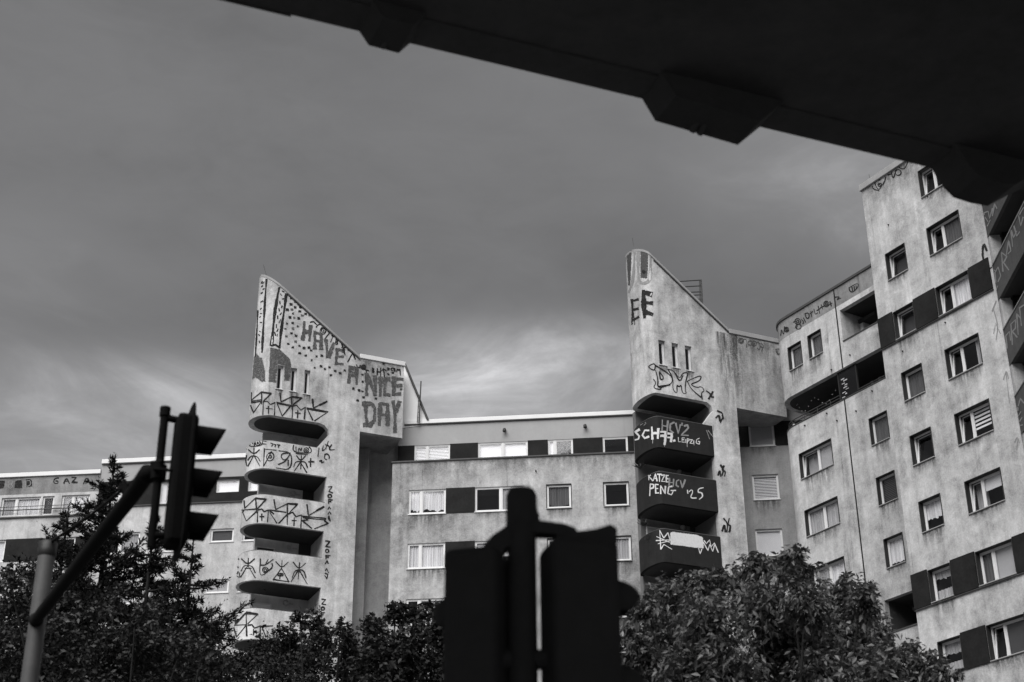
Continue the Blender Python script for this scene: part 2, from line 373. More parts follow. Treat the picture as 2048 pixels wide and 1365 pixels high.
def window(parent, F, q, style='dark', split=None, rec=.10, surround=False, tilt=None, sill=True, frame='frame_white', fr=.055, room=True):
    """split: list of fractions where mullions stand; style per sash; tilt: index of the sash tilted open"""
    u0, u1, z0, z1 = q; WINN[0] += 1; sd = WINN[0]
    m = MB(); o1 = -rec; o0 = -rec - .07
    if surround: u0 += .03; u1 -= .03; z0 += .03; z1 -= .03
    m_frame = fr
    bars(m, F, u0, u1, z0, z1, m_frame, o0, o1)
    cuts = [0] + list(split or []) + [1]; U = [u0 + (u1 - u0) * c for c in cuts]
    for c in U[1:-1]: m.fbox(F, c - fr * .9, c + fr * .9, z0 + fr, z1 - fr, o0, o1 + .004)
    win = m.build('window', frame, parent)
    styles = style if isinstance(style, (list, tuple)) else [style] * (len(cuts) - 1)
    for i in range(len(cuts) - 1):
        a = U[i] + (fr if i == 0 else fr * .9); b = U[i + 1] - (fr if i == len(cuts) - 2 else fr * .9); c0 = z0 + fr; c1 = z1 - fr
        sash = MB(); sw = .038
        bars(sash, F, a + .003, b - .003, c0 + .003, c1 - .003, sw, o0 + .012, o1 - .012)
        pane = MB(); pane.fbox(F, a + sw, b - sw, c0 + sw, c1 - sw, o0 + .028, o0 + .036)
        if tilt == i:
            for mb in (sash, pane):
                h = c1 - c0; piv = F.pt(0, c0, o0)
                mb.v = [tuple(Vector(p) - F.n * (Vector(p).z - c0) * .11) for p in mb.v]
        sash.build('sash', frame, win); pane.build('pane', 'glass', win)
        st = styles[i]; nm, fra = (st.split(':') + ['1'])[:2]; fra = float(fra); zb = c1 - (c1 - c0) * fra; oc = o0 - (.26 if tilt == i else .03)
        if nm in ('net', 'stripe'): cloth(F, a, b, c0, c1, oc, 'flat', sd * 7 + i).build('curtain', 'curtain_white' if nm == 'stripe' else 'curtain_grey', win)
        elif nm == 'dim': cloth(F, a, b, c0, c1, oc, 'flat', sd * 7 + i).build('curtain', 'curtain_dim', win)
        elif nm in ('swag', 'scallop', 'drape'): cloth(F, a, b, zb, c1, oc, nm, sd * 7 + i).build('curtain', 'curtain_dim' if nm == 'drape' else 'curtain_white', win)
        elif nm == 'cafe':
            cloth(F, a, b, zb, c1, oc, 'scallop', sd * 7 + i).build('curtain', 'curtain_grey', win)
            cloth(F, a, b, c0, c0 + (c1 - c0) * .36, oc, 'flat', sd * 9 + i).build('curtain', 'curtain_grey', win)
        elif nm == 'side': cloth(F, a + (b - a) * .62, b, c0 + .1, c1, oc, 'flat', sd * 7 + i).build('curtain', 'curtain_grey', win)
        elif nm in ('roller', 'rollerg', 'rollerd'):
            one('roller_blind', {'roller': 'blind_white', 'rollerg': 'blind_grey', 'rollerd': 'blind_dark'}[nm], win, lambda k: k.fbox(F, a, b, zb, c1, oc - .006, oc))
        elif nm in ('slat', 'slatg', 'slatd', 'zebra'):
            sb = MB(); n = max(3, int((c1 - zb) / (.075 if nm != 'zebra' else .15))); hh = (c1 - zb) / n
            for k in range(n):
                za = zb + k * hh; tk = .80 if nm != 'zebra' else .62
                sb.hexa([F.pt(a, za, oc + .02), F.pt(b, za, oc + .02), F.pt(b, za, oc + .016), F.pt(a, za, oc + .016), F.pt(a, za + hh * tk, oc - .012), F.pt(b, za + hh * tk, oc - .012), F.pt(b, za + hh * tk, oc - .016), F.pt(a, za + hh * tk, oc - .016)])
            sb.build('slat_blind', {'slat': 'blind_white', 'slatg': 'blind_grey', 'slatd': 'blind_dark', 'zebra': 'blind_white'}[nm], win)
    if room:
        k = MB(); d0 = o0 - .005; d1 = o0 - 1.1
        k.face([F.pt(u0, z0, d1), F.pt(u1, z0, d1), F.pt(u1, z1, d1), F.pt(u0, z1, d1)])
        for (a, b, c, d) in ((u0, z0, u1, z0), (u1, z0, u1, z1), (u1, z1, u0, z1), (u0, z1, u0, z0)):
            k.face([F.pt(a, b, d0), F.pt(c, d, d0), F.pt(c, d, d1), F.pt(a, b, d1)])
        k.build('room_interior', 'interior', win)
    if surround:
        k = MB(); bars(k, F, u0 - .035, u1 + .035, z0 - .035, z1 + .035, .034, o0, .035); k.build('surround', 'surround_dark', win, bevel=.02)
    if sill and F is not FL:
        rg = random.Random(sd); ww = u1 - u0
        stain(F, win, u0 - rg.uniform(.0, .15), u1 + rg.uniform(0, .2), z0 - .046, rg.uniform(.35, 1.05))
    if sill:
        one('sill', 'frame_white' if not surround else 'frame_grey', win, lambda k: k.fbox(F, u0 - .04, u1 + .04, z0 - .045, z0 - .004, o1 - .03, .045 if not surround else .06), bevel=.012)
    return win
def hole(q): return rect(*q)

# ------------------------------------------------------------------ paint on walls
BV = {}
def bvh(reg):
    if reg not in BV:
        V = []; T = []
        for v, t in WALLS[reg]: i = len(V); V += v; T += [tuple(a + i for a in f) for f in t]
        BV[reg] = BVHTree.FromPolygons(V, T)
    return BV[reg]
LIFT = [0]
def hit(reg, px, py, lift):
    loc, nrm, _, _ = bvh(reg).ray_cast(CAM, ray(px, py))
    if loc is None: return None
    if nrm.dot(ray(px, py)) > 0: nrm = -nrm
    return loc + nrm * lift
def chaikin(p):
    q = [p[0]]
    for a, b in zip(p, p[1:]):
        q.append((a[0] * .75 + b[0] * .25, a[1] * .75 + b[1] * .25)); q.append((a[0] * .25 + b[0] * .75, a[1] * .25 + b[1] * .75))
    return q + [p[-1]]
def parse(txt):
    out = []
    for s in txt.replace('\n', ' ').split('/'):
        s = s.strip()
        if not s: continue
        if s[0] == 'c':
            a = [float(x) for x in s[1:].split(',')]; rx = a[2]; ry = a[3] if len(a) > 3 else rx
            out.append([(a[0] + rx * math.cos(k * math.pi / 8 + .6), a[1] + ry * math.sin(k * math.pi / 8 + .6)) for k in range(17)])
        else: out.append([tuple(float(x) for x in q.split(',')) for q in s.split()])
    return out
def strokes(reg, parent, zo, txt, width, material, smooth=True, name='graffiti', rough=.12, label=None):
    ox, oy, sc = zo; m = MB()
    for pl in parse(txt):
        pl = [(ox + x / sc, oy + y / sc) for x, y in pl]
        if smooth and len(pl) > 2: pl = chaikin(chaikin(pl))
        rs = [pl[0]]
        for a, b in zip(pl, pl[1:]):
            L = math.hypot(b[0] - a[0], b[1] - a[1]); n = max(1, int(L / 2.2))
            for k in range(1, n + 1): rs.append((a[0] + (b[0] - a[0]) * k / n, a[1] + (b[1] - a[1]) * k / n))
        wd = width / sc / 2 * (1.3 if material == 'paint_black' and width < 12 else 1.1 if name == 'painted_letter' else 1); LIFT[0] = (LIFT[0] + 1) % 9; lift = .006 + .0016 * LIFT[0]
        if len(rs) < 2: rs.append((rs[0][0] + .6, rs[0][1]))
        ph0 = rnd.random() * 6
        prev = None
        for i, p in enumerate(rs):
            a = rs[max(i - 1, 0)]; b = rs[min(i + 1, len(rs) - 1)]; dx, dy = b[0] - a[0], b[1] - a[1]; L = math.hypot(dx, dy) or 1
            e = wd * .6 * (-1 if i == 0 else 1 if i == len(rs) - 1 else 0); px, py = p[0] + dx / L * e, p[1] + dy / L * e
            mod = 1 + .28 * math.sin(i * .23 + ph0) ; k1 = wd * mod * (1 + rnd.uniform(-rough, rough) * 1.5); k2 = wd * mod * (1 + rnd.uniform(-rough, rough) * 1.5)
            A = hit(reg, px - dy / L * k1, py + dx / L * k1, lift); B = hit(reg, px + dy / L * k2, py - dx / L * k2, lift)
            if A is None or B is None: prev = None; continue
            if prev and (prev[0] - A).length < .6 and (prev[1] - B).length < .6: m.face([prev[0], prev[1], B, A])
            prev = (A, B)
    if m.f:
        o = m.build(name, material, parent, label=label); o['kind'] = 'stuff'; return o
def fills(reg, parent, zo, polys, material, cell=1.1, name='paint_patch', miss=.0):
    ox, oy, sc = zo; m = MB()
    for poly in polys:
        P = [(ox + x / sc, oy + y / sc) for x, y in poly]
        x0 = min(p[0] for p in P); x1 = max(p[0] for p in P); y0 = min(p[1] for p in P); y1 = max(p[1] for p in P)
        LIFT[0] = (LIFT[0] + 1) % 9; lift = .005 + .0014 * LIFT[0]
        y = y0
        while y < y1:
            # one horizontal run per scan line
            run = None; x = x0 - cell
            while x <= x1 + cell:
                ins = inside((x + rnd.uniform(-.6, .6), y + cell / 2 + rnd.uniform(-.6, .6)), P) and rnd.random() >= miss
                if ins and run is None: run = x
                if (not ins or x - (run or x) > 2.5) and run is not None:
                    q = [hit(reg, a, b, lift) for a, b in ((run, y), (x, y), (x, y + cell), (run, y + cell))]
                    if all(k is not None for k in q): m.face(q)
                    run = x if ins else None
                x += cell
            y += cell
    if m.f:
        o = m.build(name, material, parent); o['kind'] = 'stuff'; return o

# ------------------------------------------------------------------ setting
def plane_obj(name, pts, material):
    m = MB(); m.face(pts); o = m.build(name, material); o['kind'] = 'structure'; return o
plane_obj('ground', [(-900, -600, 0), (900, -600, 0), (900, 1500, 0), (-900, 1500, 0)], 'asphalt')

# ------------------------------------------------------------------ middle wing
def shell(T, F, u0, u1, z1, depth, material, th=.25, zr=None):
    """end walls, rear and roof behind a facade sheet"""
    one('side_wall', material, T, lambda m: m.fbox(F, u0, u0 + th, 0, z1 - .02, -depth, -th - .003))
    one('side_wall', material, T, lambda m: m.fbox(F, u1 - th, u1, 0, z1 - .02, -depth, -th - .003))
    one('rear_wall', material, T, lambda m: m.fbox(F, u0 + th + .003, u1 - th - .003, 0, z1 - .02, -depth, -depth + th))
    one('roof', 'coping_grey', T, lambda m: m.fbox(F, u0 + th, u1 - th, z1 - .25, z1 - .05, -depth + th + .003, -th - .006))
TM = thing('apartment_wing', 'stained grey middle wing with white roof edge between the two sloping towers', 'building', FM.pt(3, 0))
uL = FM.unp(785, 930)[0]; uR = FM.unp(1300, 1000)[0]; zP = 30.81
def q4(F, z0, s, *p, o=0.0): return F.quad([(z0[0] + a / s, z0[1] + b / s) for a, b in p], o)
H = 2.8
row = [(28.04, 29.32)]
cols = {'a': FM.unp(817.5, 1000)[0], 'b': FM.unp(891.5, 1000)[0], 'c': FM.unp(950, 1000)[0], 'd': FM.unp(1049.5, 1000)[0],
        'e': FM.unp(1092.5, 1000)[0], 'f': FM.unp(1143.5, 1000)[0], 'g': FM.unp(1207, 1000)[0], 'h': FM.unp(1259, 1000)[0]}
holes = []; wins = []; pans = []
stM = {0: [(['swag', 'swag'], None), (['dark', 'rollerg'], None), ('drape', None), ('dark', None)],
       1: [(['stripe', 'stripe'], None), (['roller', 'roller:.6'], None), (['slatd'], None), ('net', None)],
       2: [(['dark', 'slat'], None), (['net', 'dark'], None), ('slat', None), ('dark', None)],
       3: [(['net', 'net'], None), (['dark', 'dark'], None), ('net', None), ('dark', None)]}
for k in range(4):
    z0 = 28.04 - H * k; z1 = 29.32 - H * k
    for (a, b, i, sp) in (('a', 'b', 0, [.34]), ('c', 'd', 1, [.52]), ('e', 'f', 2, None), ('g', 'h', 3, None)):
        q = (cols[a], cols[b], z0, z1); holes.append(hole(q)); wins.append((q, stM[k][i], sp, i))
    pans.append((cols['b'], cols['c'], z0, z1))
sheet(FM, rect(uL, uR, 0, zP), holes, [], .25, 'wall', 'render_mid', TM, 'M')
for q, (st, tl), sp, i in wins: window(TM, FM, q, st, sp, tilt=tl, surround=(i > 1), rec=.05, sill=True)
for p in pans: one('infill_panel', 'panel_dark', TM, lambda m: m.fbox(FM, p[0] + .006, p[1] - .006, p[2] - .02, p[3] + .02, .003, .03))
stain(FM, TM, uL + .05, uR - .05, zP - .01, 1.35, 'stain_zone')
one('parapet_coping', 'coping_dark', TM, lambda m: m.fbox(FM, uL - .05, uR, zP + .003, zP + .075, -.32, .07))
# set-back top storey
v0 = FMU.unp(796, 900)[0]; v1 = FMU.unp(1300, 900)[0]; zb, zt = 30.85, 32.16; zc = FMU.unp(1040, 843.8)[1]; zcap = FMU.unp(1040, 836.5)[1]
up = [(829, 900, [.36], ['slat', 'slat']), (956, 1055.5, [.5], ['roller', 'roller']), (1096, 1146, [.28], ['roller', 'dark']), (1206, 1256, None, ['dark'])]
hs = []
for x0, x1, sp, st in up:
    q = (FMU.unp(x0, 900)[0], FMU.unp(x1, 900)[0], zb, zt); hs.append((q, sp, st))
sheet(FMU, rect(v0, v1, zb - .3, zc + .1), [hole(h[0]) for h in hs], [], .25, 'upper_wall', 'paint_fresh', TM, 'MU')
for q, sp, st in hs: window(TM, FMU, q, st, sp, sill=False, rec=.03)
edges = [v0] + [x for h in hs for x in (h[0][0], h[0][1])] + [v1]
for i in range(0, len(edges), 2):
    one('infill_panel', 'panel_dark', TM, lambda m: m.fbox(FMU, edges[i] + .004, edges[i + 1] - .004, zb, zt + .015, .003, .03))
one('roof_edge', 'cap_white', TM, lambda m: m.fbox(FMU, v0 + .3, v1, zc + .103, zcap + .12, -.5, .10), bevel=.015)
one('roof_edge_drip', 'coping_dark', TM, lambda m: m.fbox(FMU, v0 + .3, v1, zc + .06, zc + .10, .002, .085))
one('terrace', 'coping_grey', TM, lambda m: m.fbox(FM, uL, uR, zP - .25, zP - .05, -1.3, -.26))
shell(TM, FM, uL, uR, zP, 12, 'render_mid')
one('roof', 'coping_grey', TM, lambda m: m.fbox(FMU, v0, v1, zc - .1, zc + .05, -10, -.26))
for px, py in ((1009.5, 863), (1170.5, 855)):
    u, z = FMU.unp(px, py)
    def vent(m):
        m.tube([FMU.pt(u, z + .05, -.02), FMU.pt(u, z + .05, .12), FMU.pt(u, z + .02, .2), FMU.pt(u, z - .10, .22)], [.075, .08, .085, .09], 10)
    one('vent_pipe', 'pipe', TM, vent)
u, z = FM.unp(1072, 943); one('vent_pipe', 'pipe', TM, lambda m: m.tube([FM.pt(u, z, -.02), FM.pt(u, z, .10), FM.pt(u, z - .06, .13)], .035, 8))
# sloping end wall that closes the roof against the tower
def rooftri(m):
    a = [FMU.unp(x, y, .02) for x, y in ((800, 727), (808, 729), (856, 845), (856, 850), (800, 857))]
    m.prism([FMU.pt(u, z, .02) for u, z in a], FMU.n * -.3)
one('roof_gable', 'cap_white', TM, rooftri)
def handr(m):
    a = [FMU.pt(*FMU.unp(x, y, .1), .1) for x, y in ((809, 727), (832, 782), (856, 841))]
    m.tube(a, .06, 6)
one('gable_coping', 'coping_dark', TM, handr)
def mast(m):
    for x0, y0, x1, y1, r in ((842, 763, 838, 846, .035), (838, 790, 834.5, 846, .025)):
        m.tube([FMU.pt(*FMU.unp(x0, y0, .25), .25), FMU.pt(*FMU.unp(x1, y1, .25), .25)], r, 6)
    for y in (792, 803, 814, 825, 836): m.tube([FMU.pt(*FMU.unp(841 - (y - 780) * .06, y, .25), .25), FMU.pt(*FMU.unp(837 - (y - 780) * .05, y, .25), .25)], .015, 5)
one('roof_ladder', 'rail_metal', TM, mast)

# ------------------------------------------------------------------ left wing
TL = thing('apartment_wing', 'left wing with dark window band and small square windows behind the first tower', 'building', FL.pt(0, 0))
a0 = FL.unp(196, 1000)[0]; a1 = FL.unp(560, 1000)[0]
zc = FL.unp(350, 922.5)[1]; zcap = FL.unp(350, 917.4)[1]; zbt = FL.unp(440, 955)[1]; zbb = FL.unp(440, 1004.5)[1]
hs = []; lw = []
def lwin(x0, x1, z0, z1, st, sp=None, y=1000, **k):
    q = (FL.unp(x0, y)[0], FL.unp(x1, y)[0], z0, z1); hs.append(hole(q)); lw.append((q, st, sp, k))
lwin(430.5, 476, 31.63, 32.37, 'roller', sill=False); lwin(494, 530, 31.63, 32.37, 'roller', sill=False)
lwin(318, 343, 31.05, 32.37, ['rollerg'], sill=False); lwin(214, 262, 31.05, 32.37, ['rollerd', 'dark'], [.5], sill=False); lwin(345, 375, 31.63, 32.37, 'dark', sill=False)
for k in range(1, 6):
    y = 1000 + k * 68
    ax = -k * 9.8
    lwin(430.5 + ax, 477 + ax, 31.63 - H * k, 32.37 - H * k, ['rollerd', 'rollerg', 'dim', 'dark', 'net'][k - 1], y=970 + k * 100)
    lwin(495 + ax, 530 + ax, 31.63 - H * k, 32.37 - H * k, ['dark', 'dark', 'dim', 'dark', 'net'][k - 1], y=970 + k * 100)
    lwin(317 + ax, 362 + ax, 31.2 - H * k, 32.37 - H * k, ['net', 'dark'], [.5], y=970 + k * 100)
    lwin(225 + ax, 290 + ax, 31.2 - H * k, 32.37 - H * k, ['dark', 'net'], [.4], y=970 + k * 100)
sheet(FL, rect(a0, a1, 0, zbb), [h for h in hs if h[0][1] < zbb - 2], [], .25, 'wall', 'render_left', TL, 'L')
sheet(FL, rect(a0, a1, zbb + .003, zc), [h for h in hs if h[0][1] > zbb - 2], [], .25, 'upper_wall', 'paint_fresh', TL, 'L')
for q, st, sp, k in lw: window(TL, FL, q, st, sp, rec=.07, **k)
top = sorted([q for q, *_ in lw if q[2] > zbb - .2], key=lambda q: q[0])
def lpanel(*a): one('infill_panel', 'panel_dark', TL, lambda m: m.fbox(FL, *a))
def lband():
    x = a0
    for q in top:
        lpanel(x, q[0] - .005, zbb, zbt, .003, .03); 
        if q[2] > zbb + .1: lpanel(q[0] - .004, q[1] + .004, zbb, q[2] - .004, .003, .03)
        lpanel(q[0] - .004, q[1] + .004, q[3] + .004, zbt, .003, .03); x = q[1] + .005
    lpanel(x, a1, zbb, zbt, .003, .03)
lband()
one('band_ledge', 'coping_dark', TL, lambda m: m.fbox(FL, a0, a1, zbb - .05, zbb - .003, .002, .09))
one('roof_edge', 'cap_white', TL, lambda m: m.fbox(FL, a0 - .02, a1, zc + .003, zcap + .1, -.5, .10), bevel=.015)
one('roof_edge_drip', 'coping_dark', TL, lambda m: m.fbox(FL, a0, a1, zc - .05, zc - .004, .002, .08))
shell(TL, FL, a0, a1, zc, 12, 'render_left')
for px, py, h in ((215, 925, .6), (265, 922, .5)):
    u, z = FL.unp(px, py); one('lightning_rod', 'rail_metal', TL, lambda m: m.tube([FL.pt(u, z - .1, -.2), FL.pt(u - .05, z + h * .6, -.2)], .012, 5))
# lower end wing, far left
TLL = thing('apartment_wing', 'low end wing with graffiti strip under its roof, leftmost in the picture', 'building', FL.pt(-9, 0))
b0 = FL.unp(-260, 1000)[0]; b1 = a0 - .02
zc2 = FL.unp(100, 952.5)[1]; zcap2 = FL.unp(100, 947)[1]; gz0 = FL.unp(100, 987)[1]; bz0 = FL.unp(100, 1023)[1]; bz1 = FL.unp(100, 992.5)[1]
hs2 = []; lw2 = []
def l2(x0, x1, z0, z1, st, sp=None): q = (FL.unp(x0, 1010)[0], FL.unp(x1, 1010)[0], z0, z1); hs2.append(hole(q)); lw2.append((q, st, sp))
l2(2, 80, bz0 - .2, bz1, ['net', 'stripe'], [.38]); l2(84, 107, bz0 - .2, bz1, ['rollerd']); l2(122, 178, bz0 - .2, bz1, ['rollerg', 'stripe'], [.4]); l2(-70, -8, bz0 - .2, bz1, ['net', 'net'], [.5])
pz0 = FL.unp(100, 1121)[1]; pz1 = FL.unp(100, 1076)[1]
l2(-40, 23, pz0, pz1, ['roller', 'roller'], [.5]); l2(95, 160, pz0, pz1, ['net', 'dark'], [.4])
for k in range(1, 4):
    l2(-60, 10, pz0 - H * k, pz1 - H * k, ['net', 'dark'], [.5]); l2(95, 160, pz0 - H * k, pz1 - H * k, ['net', 'dark'], [.4])
sheet(FL, rect(b0, b1, 0, gz0), hs2, [], .25, 'wall', 'render_left', TLL, 'LL')
sheet(FL, rect(b0, b1, gz0 + .003, zc2), [], [], .25, 'fascia', 'render_dirty', TLL, 'LL')
for q, st, sp in lw2: window(TLL, FL, q, st, sp, rec=.08, sill=False)
ed = sorted(lw2[4:6], key=lambda w_: w_[0][0])
one('infill_panel', 'panel_dark', TLL, lambda m: m.fbox(FL, ed[0][0][1] + .01, ed[1][0][0] - .01, pz0, pz1, .003, .03))
one('infill_panel', 'panel_dark', TLL, lambda m: m.fbox(FL, ed[1][0][1] + .01, b1 - .1, pz0, pz1, .003, .03))
one('roof_edge', 'cap_white', TLL, lambda m: m.fbox(FL, b0, b1, zc2 + .003, zcap2 + .08, -.4, .09), bevel=.015)
def rail_ll(m):
    za = FL.unp(100, 1013)[1]; zb_ = FL.unp(100, 1019.5)[1]
    m.tube([FL.pt(b0, za, .12), FL.pt(b1, za, .12)], .018, 6); m.tube([FL.pt(b0, zb_, .12), FL.pt(b1, zb_, .12)], .03, 6)
    x = b0
    while x < b1: m.tube([FL.pt(x, za, .12), FL.pt(x, zb_ - .3, .12)], .014, 5); x += 1.3
one('window_rail', 'rail_metal', TLL, rail_ll)
one('parapet_coping', 'coping_dark', TLL, lambda m: m.fbox(FL, b0, b1, bz0 - .33, bz0 - .27, .002, .10))
shell(TLL, FL, b0, b1, zc2, 12, 'render_left')
ZL = (0, 880, 2.815)
strokes('LL', TLL, ZL, '330,215 305,220 302,245 325,248 328,232 315,232/360,245 375,212 390,245/365,233 385,233/470,248 488,208 508,248/477,235 500,235', 6, 'paint_black')
strokes('LL', TLL, ZL, '405,212 430,212 405,240 435,240', 6, 'paint_black', False)
fills('LL', TLL, ZL, [[(-10, 228), (28, 232), (20, 270), (-10, 276)], [(85, 232), (122, 228), (125, 268), (80, 272)], [(146, 224), (178, 222), (180, 262), (148, 268)]], 'paint_black', .9)
strokes('LL', TLL, ZL, 'c60,240,11/c58,262,12/95,262 104,240 113,262/150,232 172,228 172,258 152,262/0,240 22,240 14,264/85,228 122,224/140,220 182,218 186,266', 3.2, 'paint_lgrey')

# ------------------------------------------------------------------ towers
def silhouette(F, r, target, ym, e):
    """place the round end so that its outline meets the photographed edge"""
    lo, hi = F.unp(target, ym)[0] - 1, F.unp(target, ym)[0] + 4
    z = F.unp(target, ym)[1]
    for _ in range(40):
        u = (lo + hi) / 2; N = Nose(F, u, r, True, e)
        x = min(proj(N.pt(u - r * math.pi * k / 40, z))[0] for k in range(41))
        if x < target: lo = u
        else: hi = u
    return u
def tower(T, F, reg, sil, slope, tipflat, hole_px, ur_px, u_edge_px, u_end_px, zcap, zpb, z_r0, z_u0, wallmat, railmat, slits, r=1.15, e=1.0, headmat='render_head'):
    un = silhouette(F, r, *sil, e); N = Nose(F, un, r, True, e)
    uE = F.unp(*u_edge_px)[0]; uX = F.unp(*u_end_px)[0]; ur = F.unp(*ur_px)[0]
    (xa, ya), (xb, yb) = slope; pa = F.unp(xa, ya); pb = F.unp(xb, yb); kz = (pb[1] - pa[1]) / (pb[0] - pa[0])
    ztip = F.unp(*tipflat)[1]; utip = F.unp(*tipflat)[0]
    def ztop(u):
        z = pa[1] + (u - pa[0]) * kz
        # rounded tip: blend towards a falling end
        zt = ztip - max(0, (utip - u)) ** 2 * .55
        k = .10; h = max(0, min(1, .5 + .5 * (zt - z) / k)); zz = zt * (1 - h) + z * h - k * h * (1 - h)
        return max(zcap, zz) if u > pb[0] - .5 else zz
    def u_of(s):
        if s >= un: return s
        if s >= N.end: return un - e * math.sin((un - s) / r)
        return un + (N.end - s)
    CT = .32                                           # the sloping top also rises a little towards its rear
    def dep(q): return 0 if q >= un else r * (1 - math.cos((un - q) / r)) if q >= N.end else 2 * r
    zs = z_u0 + H                                      # soffit above the top balcony
    hp = [F.unp(x, y) for x, y in hole_px]             # right end of the top opening, from soffit to rail
    sb = N.end - (uE - un)                             # rear face
    out = [(ur, 0), (uE, 0), (uE, zcap)]
    if uE > pb[0] + .05: out += [(pb[0], zcap)]
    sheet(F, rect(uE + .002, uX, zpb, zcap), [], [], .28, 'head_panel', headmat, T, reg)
    ss = [pb[0] - (pb[0] - un) * i / 24 for i in range(1, 25)] + [un - math.pi * r * i / 30 for i in range(1, 31)] + [N.end - (pb[0] - un) * i / 10 for i in range(1, 10)]
    for s in ss: out.append((s, ztop(u_of(s)) + CT * dep(s)))
    out += [(sb, zcap), (sb, zs), (hp[0][0], zs)] + [(u, min(z, zs - .01)) for u, z in hp[1:-1]] + [(hp[-1][0], z_r0 + .002), (ur, z_r0 + .002)]
    hl = [rect(*q) for q in slits]
    sheet(N, out, hl, N.lines(), .28, 'wall', wallmat, T, reg)
    # coping along the slope
    cp = MB(); us = [un - e * math.cos(math.pi / 2 * k / 8) for k in range(9)] + [un + (pb[0] - un) * k / 24 for k in range(1, 25)]
    rows_ = []
    for u in us:
        hw = r * math.sqrt(max(0, 1 - ((un - u) / e) ** 2)) if u < un else r
        z = ztop(u) + .004; ov = .045
        za_ = z + CT * (r - hw); zr_ = z + CT * (r + hw); rows_.append([F.pt(u, za_ - .07, -r + hw + ov), F.pt(u, za_ + .06, -r + hw + ov), F.pt(u, zr_ + .06, -r - hw - ov), F.pt(u, zr_ - .07, -r - hw - ov)])
    for a, b in zip(rows_, rows_[1:]):
        for i in range(3): cp.face([a[i], b[i], b[i + 1], a[i + 1]])
        cp.face([a[3], b[3], F.pt(0, 0) if False else b[0], a[0]])
    cp.build('slope_coping', 'coping_grey', T)
    one('slope_flashing', 'coping_dark', T, lambda m: m.tube([N.F.pt(u, ztop(u) - .13, .03) for u in us[9:]], .035, 6))
    stain(F, T, pb[0] - .3, uX - .02, zcap - .01, 3.6, 'stain_zone', .004)
    stain(F, T, uE - 1.0, uE + .6, zcap - .02, 7.5 if reg == 'RT' else 3.2, 'stain_dark', .0052) if reg == 'RT' else None
    # head box: underside, cap, end
    one('roof_edge', 'cap_white' if reg == 'T' else 'coping_grey', T, lambda m: m.fbox(F, pb[0] + .02, uX + .05, zcap + .003, zcap + .24, -2 * r, .07), bevel=.015)
    one('head_soffit', 'render_niche', T, lambda m: m.fbox(F, uE + .003, uX - .003, zpb + .003, zpb + .15, -2 * r, -.285))
    one('head_end_wall', wallmat, T, lambda m: m.fbox(F, uX - .25, uX - .002, zpb + .153, zcap - .003, -2 * r, -.285))
    # loggias
    par = []
    for k in range(6):
        zr = z_r0 - H * k; zu = z_u0 - H * k
        p = sheet(N, rect(N.end - .02, ur - .003, zu, zr), [], N.lines(), .16, 'balcony_parapet', railmat if k < 3 or reg == 'T' else 'rail_dark', T, reg)
        par.append(p)
        # thin metal rim on the parapet
        one('rim', 'coping_dark', p, lambda m: m.tube([N.pt(s, zr + .02, -.07) for s in [N.end + (un - N.end) * i / 14 for i in range(15)] + [ur - .02]], .035, 6))
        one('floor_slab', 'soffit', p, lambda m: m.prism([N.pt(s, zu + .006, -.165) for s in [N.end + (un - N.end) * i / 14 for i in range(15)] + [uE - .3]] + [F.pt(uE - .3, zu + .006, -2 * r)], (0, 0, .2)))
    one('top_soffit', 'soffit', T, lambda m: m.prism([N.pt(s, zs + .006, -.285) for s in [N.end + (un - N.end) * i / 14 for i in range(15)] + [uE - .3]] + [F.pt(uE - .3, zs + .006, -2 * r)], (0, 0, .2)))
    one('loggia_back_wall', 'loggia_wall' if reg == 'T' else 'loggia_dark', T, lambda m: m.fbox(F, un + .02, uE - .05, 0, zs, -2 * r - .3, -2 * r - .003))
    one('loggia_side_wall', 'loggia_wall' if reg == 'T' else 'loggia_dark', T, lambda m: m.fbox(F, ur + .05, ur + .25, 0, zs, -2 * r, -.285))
    one('rear_body', wallmat, T, lambda m: m.fbox(F, un + 3.4, uE - .06, 0, zcap - .6, -2 * r - 5, -2 * r - .303))
    for q in slits: window(T, F, q, 'dark', None, rec=.16, sill=True, fr=.05)
    return N, par, ur, un
TT = thing('sloping_tower', 'light grey graffiti tower with slanted round-ended top and pale rounded balconies', 'tower', FT.pt(0, 0))
Z1 = (460, 520, 4.55); Z2 = (440, 780, 4.55); Z3 = (440, 1060, 4.475)
def zp(Z, *p): return [(Z[0] + a / Z[2], Z[1] + b / Z[2]) for a, b in p]
slT = [FT.quad(zp(Z1, *p)) for p in (((430, 955), (490, 965), (476, 1180), (420, 1168)), ((556, 980), (612, 990), (600, 1202), (545, 1190)), ((680, 1000), (732, 1010), (720, 1226), (668, 1215)))]
NT_, parT, urT, unT = tower(TT, FT, 'T', (489, 920), ((574.3, 583.7), (719.3, 714.5)), (523, 537),
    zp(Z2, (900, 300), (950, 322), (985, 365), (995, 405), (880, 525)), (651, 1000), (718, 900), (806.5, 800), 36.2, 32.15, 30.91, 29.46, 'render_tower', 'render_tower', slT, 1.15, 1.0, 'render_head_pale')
TR = thing('sloping_tower', 'grey graffiti tower with slanted top and dark balconies bearing white lettering', 'tower', FRT.pt(0, 0))
Z5 = (1230, 460, 4.0135); Z6 = (1230, 770, 3.176)
slR = [FRT.quad(zp(Z5, *p)) for p in (((348, 882), (402, 893), (410, 1090), (357, 1078)), ((454, 905), (508, 916), (517, 1112), (464, 1100)), ((560, 927), (614, 938), (624, 1136), (571, 1124)))]
